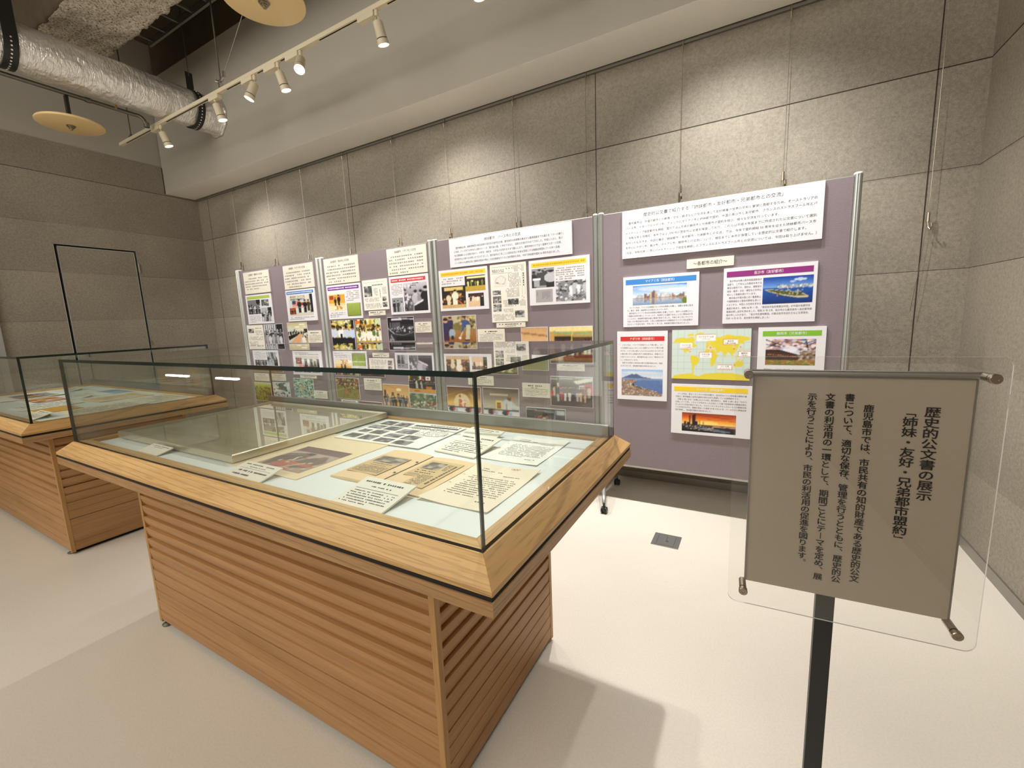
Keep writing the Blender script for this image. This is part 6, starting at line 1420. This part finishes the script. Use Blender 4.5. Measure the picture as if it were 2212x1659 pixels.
GF = 'papers and cards in the far glass case'
def f_plain(n, seed, mi=2):
    return lambda r, fr, w, h: txt(r, fr, [('d', 0.08 * w, 0.92 * w, -0.08 * h, -0.9 * h, n, mi, seed)])
def p_mag():
    p = Pic(50, 34, (206, 120, 60)); p.specks(46, [(236, 170, 60), (40, 26, 24), (226, 214, 200), (170, 60, 40), (120, 80, 90)], 0, 0, 1, 1, 0.09, 0.10, 3); p.rect(0, 0, 0.14, 1, (240, 176, 50)); p.rect(0.8, 0, 1, 1, (190, 160, 170)); p.rect(0.86, 0.1, 0.9, 0.9, (60, 50, 56)); return p.noise(12, 4)
sheet('document_sheet', 'paper', 'large pale paper with a grey photo at the glass edge of the far case', -5.62, -5.16, 0.86, 1.34, 'paper_white', group=GF, curl=0.012, fill=lambda r, fr, w, h: put_pic('printed_photo', p_dusk(91, (170, 160, 156)), fr, 0.1 * w, -0.1 * h, 0.9 * w, -0.6 * h, r))
sheet('magazine_page', 'magazine', 'bright orange magazine photo page in the far case', -5.10, -4.69, 1.00, 1.24, 'paper_white', group=GF, th=0.003, curl=0.004, fill=lambda r, fr, w, h: put_pic('printed_photo', p_mag(), fr, 0.05 * w, -0.06 * h, 0.95 * w, -0.86 * h, r))
sheet('envelope', 'envelope', 'long ochre envelope in the far case', -4.32, -4.05, 0.905, 1.105, 'ochre', group=GF, th=0.003)
sheet('document_sheet', 'paper', 'pale paper lying between the magazine page and the ochre envelope', -4.66, -4.36, 0.86, 1.20, 'paper_white', group=GF, curl=0.006, fill=f_plain(12, 81))
sheet('caption_card', 'caption card', 'cream caption card propped at the near corner of the far case', -4.02, -3.80, 0.802, 0.898, 'card_cream', z=ZB + 0.001, th=0.004, lift=0.028, group=GF, fill=f_card(4, 82))
sheet('document_sheet', 'paper', 'pale paper next to the ochre envelope, at the end of the far case', -4.00, -3.72, 0.96, 1.36, 'paper_cream', group=GF, curl=0.008, fill=f_plain(14, 83))
sheet('photo_print', 'photo', 'dark photo near the end pane of the far case', -3.70, -3.585, 1.10, 1.33, 'foam', z=ZB, group=GF, th=0.002, fill=lambda r, fr, w, h: put_pic('printed_photo', p_dusk(92, (50, 52, 60)), fr, 0.03 * w, -0.03 * h, 0.97 * w, -0.97 * h, r))
sheet('booklet', 'booklet', 'blue booklet near the lock rail of the far case', -5.02, -4.66, 1.40, 1.60, 'paper_white', group=GF, th=0.006, fill=lambda r, fr, w, h: put_pic('printed_photo', Pic(24, 16, (120, 160, 196)).rect(0, 0.6, 1, 1, (226, 230, 226)).noise(10, 3), fr, 0, 0, w, -h, r))
sheet('document_sheet', 'paper', 'manila paper behind the pale papers of the far case', -4.58, -4.22, 1.24, 1.58, 'paper_tan', group=GF, curl=0.006, fill=f_plain(10, 84))
sheet('caption_card', 'caption card', 'small cream caption card behind the magazine page in the far case', -4.88, -4.68, 1.27, 1.36, 'card_cream', z=ZB + 0.001, th=0.004, lift=0.02, group=GF, fill=f_card(2, 85))
sheet('document_sheet', 'paper', 'cream paper behind the dark photo in the far case', -4.16, -3.80, 1.40, 1.63, 'paper_cream', group=GF, curl=0.005, fill=f_plain(9, 86))
sheet('caption_card', 'caption card', 'white caption card beside the large pale paper in the far case', -5.58, -5.38, 1.40, 1.50, 'card_cream', z=ZB + 0.001, th=0.004, lift=0.02, group=GF, fill=f_card(3, 87))

# ------------------------------------------------------------------ notice stand
def notice_stand():
    c = Vector((0.155, 0.930, 1.066)); a = 0.059
    e1 = Vector((math.cos(a), math.sin(a), 0)); n = Vector((math.sin(a), -math.cos(a), 0)); e2 = Vector((0, 0, 1))
    t = thing('notice_stand', 'floor notice stand with a taupe plate of vertical lettering behind clear acrylic', 'notice stand', (c.x - 0.012, 0.955, 0))
    W = lambda u, v, d=0.0: tuple(c + e1 * u + e2 * v + n * d)
    def slab(mb, u0, u1, v0, v1, d0, d1, mi=0):
        return mb.hexa([W(u0, v0, d0), W(u1, v0, d0), W(u1, v0, d1), W(u0, v0, d1)], [W(u0, v1, d0), W(u1, v1, d0), W(u1, v1, d1), W(u0, v1, d1)], mi)
    pl = slab(MB(), -0.153, 0.154, -0.2075, 0.2100, -0.006, 0.0).build('backing_plate', MT['plate'], t)
    m = MB(); m.tube([W(-0.156, 0.2165, 0.002), W(0.158, 0.2165, 0.002)], 0.0055, 12); slab(m, -0.153, 0.154, 0.2085, 0.2125, -0.002, 0.0008); m.build('top_bar', MT['alu_dark'], t)
    m = MB(); slab(m, -0.1542, -0.1524, -0.2075, 0.210, -0.007, 0.003); slab(m, 0.1534, 0.1552, -0.2075, 0.210, -0.007, 0.003); m.build('side_trim', MT['alu_dark'], t)
    # clear acrylic sheet with rounded corners
    u0, u1, v0, v1, r, d0, d1 = -0.1835, 0.1815, -0.2420, 0.2480, 0.016, 0.024, 0.027
    pts = []
    for (cx, cy, s) in ((u1 - r, v1 - r, 0), (u0 + r, v1 - r, 1), (u0 + r, v0 + r, 2), (u1 - r, v0 + r, 3)):
        for k in range(7):
            an = (s + k / 6) * math.pi / 2
            pts.append((cx + r * math.cos(an), cy + r * math.sin(an)))
    m = MB(); N_ = len(pts)
    m.v += [W(u, v, d1) for u, v in pts] + [W(u, v, d0) for u, v in pts]
    m.f.append(list(range(N_))); m.m.append(0); m.f.append([N_ + k for k in range(N_)][::-1]); m.m.append(0)
    for k in range(N_): m.f.append([k, N_ + k, N_ + (k + 1) % N_, (k + 1) % N_]); m.m.append(1)
    m.build('acrylic_sheet', [MT['acrylic'], MT['acrylic_edge']], t)
    for u, v in ((-0.163, 0.2155), (0.1605, 0.2155), (-0.157, -0.2125), (0.1545, -0.2125)):
        m = MB(); o = Vector(W(u, v, 0)); 
        m.lathe([(0, -0.006), (0.0065, -0.006), (0.0065, 0.0235), (0, 0.0235)], o, n, 20)
        m.lathe([(0.0072, 0.0272), (0.0078, 0.028), (0.0078, 0.036), (0.0068, 0.0372), (0.0030, 0.0372), (0.0026, 0.0362), (0, 0.0362)], o, n, 20)
        sharp(m.build('standoff_screw', MT['nickel'], t))
    m = MB()
    for u, v, s in ((-0.163, 0.2155, 1), (0.1605, 0.2155, -1)): slab(m, min(u, u + 0.02 * s), max(u, u + 0.02 * s), v - 0.004, v + 0.004, -0.004, 0.0)
    m.build('corner_bracket', MT['alu_dark'], t)
    px, py = c.x - 0.0145, c.y + 0.035
    MB().box(px - 0.0150, px + 0.0150, py - 0.010, py + 0.010, 0.012, 0.92).build('post', MT['black'], t)
    m = MB(); slab(m, -0.06, 0.05, -0.17, 0.12, -0.026, -0.006); m.build('mounting_block', MT['black'], t)
    m = MB(); m.lathe([(0, 0), (0.15, 0), (0.152, 0.004), (0.148, 0.012), (0, 0.014)], (px, py + 0.02, 0), (0, 0, 1), 48); sharp(m.build('base_plate', MT['black'], t))
    # vertical columns of brush lettering
    m = MB(); fr = (c, e1, e2, n)
    SWAP = {'「': '\ufe41', '」': '\ufe42'}
    def column(s, u, vtop, vbot, size, bold):
        k = len(s); st = (vtop - vbot) / (k - 1); sy = min(size, st * 1.03)
        for i, ch in enumerate(s):
            v = vtop - i * st
            if ch == '\u3000': continue
            if ch == 'ー':
                vs, fs = glyphs('ー', 2, 0.0); xs = [q[0] for q in vs]; ys = [q[1] for q in vs]; mx_, my_ = (min(xs) + max(xs)) / 2, (min(ys) + max(ys)) / 2
                m.add([tuple(c + e1 * (u - (y - my_) * size) + e2 * (v + (mx_ - x) * -size) + n * 0.0008) for x, y in vs], [f for f in fs], 0); continue
            if ch in '、。':
                vs, fs = glyphs(ch, 2, 0.0); xs = [q[0] for q in vs]; ys = [q[1] for q in vs]; mx_, my_ = (min(xs) + max(xs)) / 2, (min(ys) + max(ys)) / 2
                m.add([tuple(c + e1 * (u + size * 0.30 + (x - mx_) * size) + e2 * (v + size * 0.30 + (y - my_) * size) + n * 0.0008) for x, y in vs], fs, 0); continue
            if ch in SWAP:
                sg = 1 if ch == '「' else -1
                b, L_ = size * 0.035, size * 0.62
                uu, vv = u + sg * size * 0.02, v - sg * size * 0.20
                slab(m, uu - L_ / 2, uu + L_ / 2, vv - b, vv + b, 0.0, 0.0008)
                if sg > 0: slab(m, uu + L_ / 2 - 2 * b, uu + L_ / 2, vv - size * 0.2, vv + b, 0.0, 0.0008)
                else: slab(m, uu - L_ / 2, uu - L_ / 2 + 2 * b, vv - b, vv + size * 0.2, 0.0, 0.0008)
                continue
            vs, fs = glyphs(ch, 3, 0.0); xs = [q[0] for q in vs]; mx_ = (min(xs) + max(xs)) / 2
            for q_, (ox, oy) in enumerate(((-0.018, 0), (0.018, 0.0), (0, 0.012), (0, -0.012))):
                m.add([tuple(c + e1 * (u + (x - mx_ + ox) * size) + e2 * (v + (y - 0.36 + oy) * sy) + n * (0.0007 + 0.00012 * q_)) for x, y in vs], fs, 0)
    column('歴史的公文書の展示', 0.1054, 0.1543, 0.0101, 0.0212, 0.022)
    column('「姉妹・友好・兄弟都市盟約」', 0.0783, 0.1535, -0.0745, 0.0206, 0.022)
    column('鹿児島市では、市民共有の知的財産である歴史的公文', 0.0220, 0.1560, -0.1628, 0.0150, 0.022)
    column('書について、適切な保存、管理を行うとともに、歴史的公', -0.0051, 0.1741, -0.1700, 0.0150, 0.022)
    column('文書の利活用の一環として、期間ごとにテーマを定め、展', -0.0330, 0.1736, -0.1713, 0.0150, 0.022)
    column('示を行うことにより、市民の利活用の促進を図ります。', -0.0597, 0.1732, -0.1475, 0.0150, 0.022)
    lo = m.build('vertical_lettering', MT['ink_black'], t); lo.parent = pl
notice_stand()

# floor outlet
def outlet():
    t = thing('floor_outlet', 'square grey metal outlet cover set flush in the pale floor', 'floor outlet', (-0.426, 2.618, 0))
    m = MB(); m.box(-0.506, -0.347, 2.540, 2.696, 0.0, 0.003); bevel(m.build('frame', MT['floorbox'], t), 0.001)
    m = MB(); m.box(-0.488, -0.365, 2.552, 2.684, 0.003, 0.0042); m.build('cover', MT['floorbox'], t)
    m = MB(); m.box(-0.478, -0.476, 2.565, 2.672, 0.0042, 0.0046); m.box(-0.377, -0.375, 2.565, 2.672, 0.0042, 0.0046); m.box(-0.427, -0.425, 2.608, 2.668, 0.0042, 0.0046); m.build('slot', MT['joint'], t)
    m = MB(); m.box(-0.427, -0.412, 2.592, 2.608, 0.0042, 0.0056); m.build('finger_pull', MT['chrome'], t)
outlet()

# ------------------------------------------------------------------ bookcase with lit shelves across the room; it shows as the reflection in the case glass
def bookcase():
    x0, x1, y = -7.1, -4.9, -1.35
    t = thing('bookcase', 'wooden bookcase with strip-lit shelves, mirrored in the glass case', 'bookcase', ((x0 + x1) / 2, y, 0))
    MB().box(x0, x1, y - 0.34, y - 0.32, 0, 2.0).build('back_panel', MT['slat_x'], t)
    for x in (x0, (x0 + x1) / 2, x1): MB().box(x - 0.014, x + 0.014, y - 0.32, y, 0, 2.0).build('upright', MT['post_z'], t)
    for z in (0.06, 0.50, 0.93, 1.34, 1.72, 2.0): MB().box(x0, x1, y - 0.32, y, z - 0.012, z + 0.012).build('shelf', MT['slat_x'], t)
    for x, L_ in ((x0 + 0.45, 0.55), (x1 - 0.55, 0.45)):
        m = MB(); m.tube([(x - L_ / 2, y - 0.03, 0.83), (x + L_ / 2, y - 0.03, 0.83)], 0.013, 10); m.build('strip_lamp', MT['tube_light'], t)
    rg = random.Random(12); cols = [(130, 138, 120), (170, 156, 130), (200, 188, 150), (100, 110, 116), (216, 204, 170), (236, 238, 230), (236, 210, 110), (90, 150, 190)]
    proto = {}
    for z in (0.943, 1.353):
        x = x0 + 0.04
        while x < x1 - 0.08:
            wd = rg.uniform(0.03, 0.06)
            if abs(x + wd / 2 - (x0 + x1) / 2) > wd + 0.02:
                ci = rg.randrange(len(cols))
                if ci not in proto:
                    o = MB().box(-0.02, 0.02, -0.2, 0, 0, 0.30).build('book', col_mat('book_cloth_%d' % ci, cols[ci])); proto[ci] = o
                else:
                    o = proto[ci].copy(); COL.objects.link(o)
                o.location = (x + wd / 2, y - 0.05, z); o.scale = (wd / 0.042, 1, rg.uniform(0.7, 1.0))
                tag(o, 'cloth-bound book standing on a bookcase shelf behind the viewer', 'book', 'books in the bookcase')
            x += wd + 0.002
bookcase()
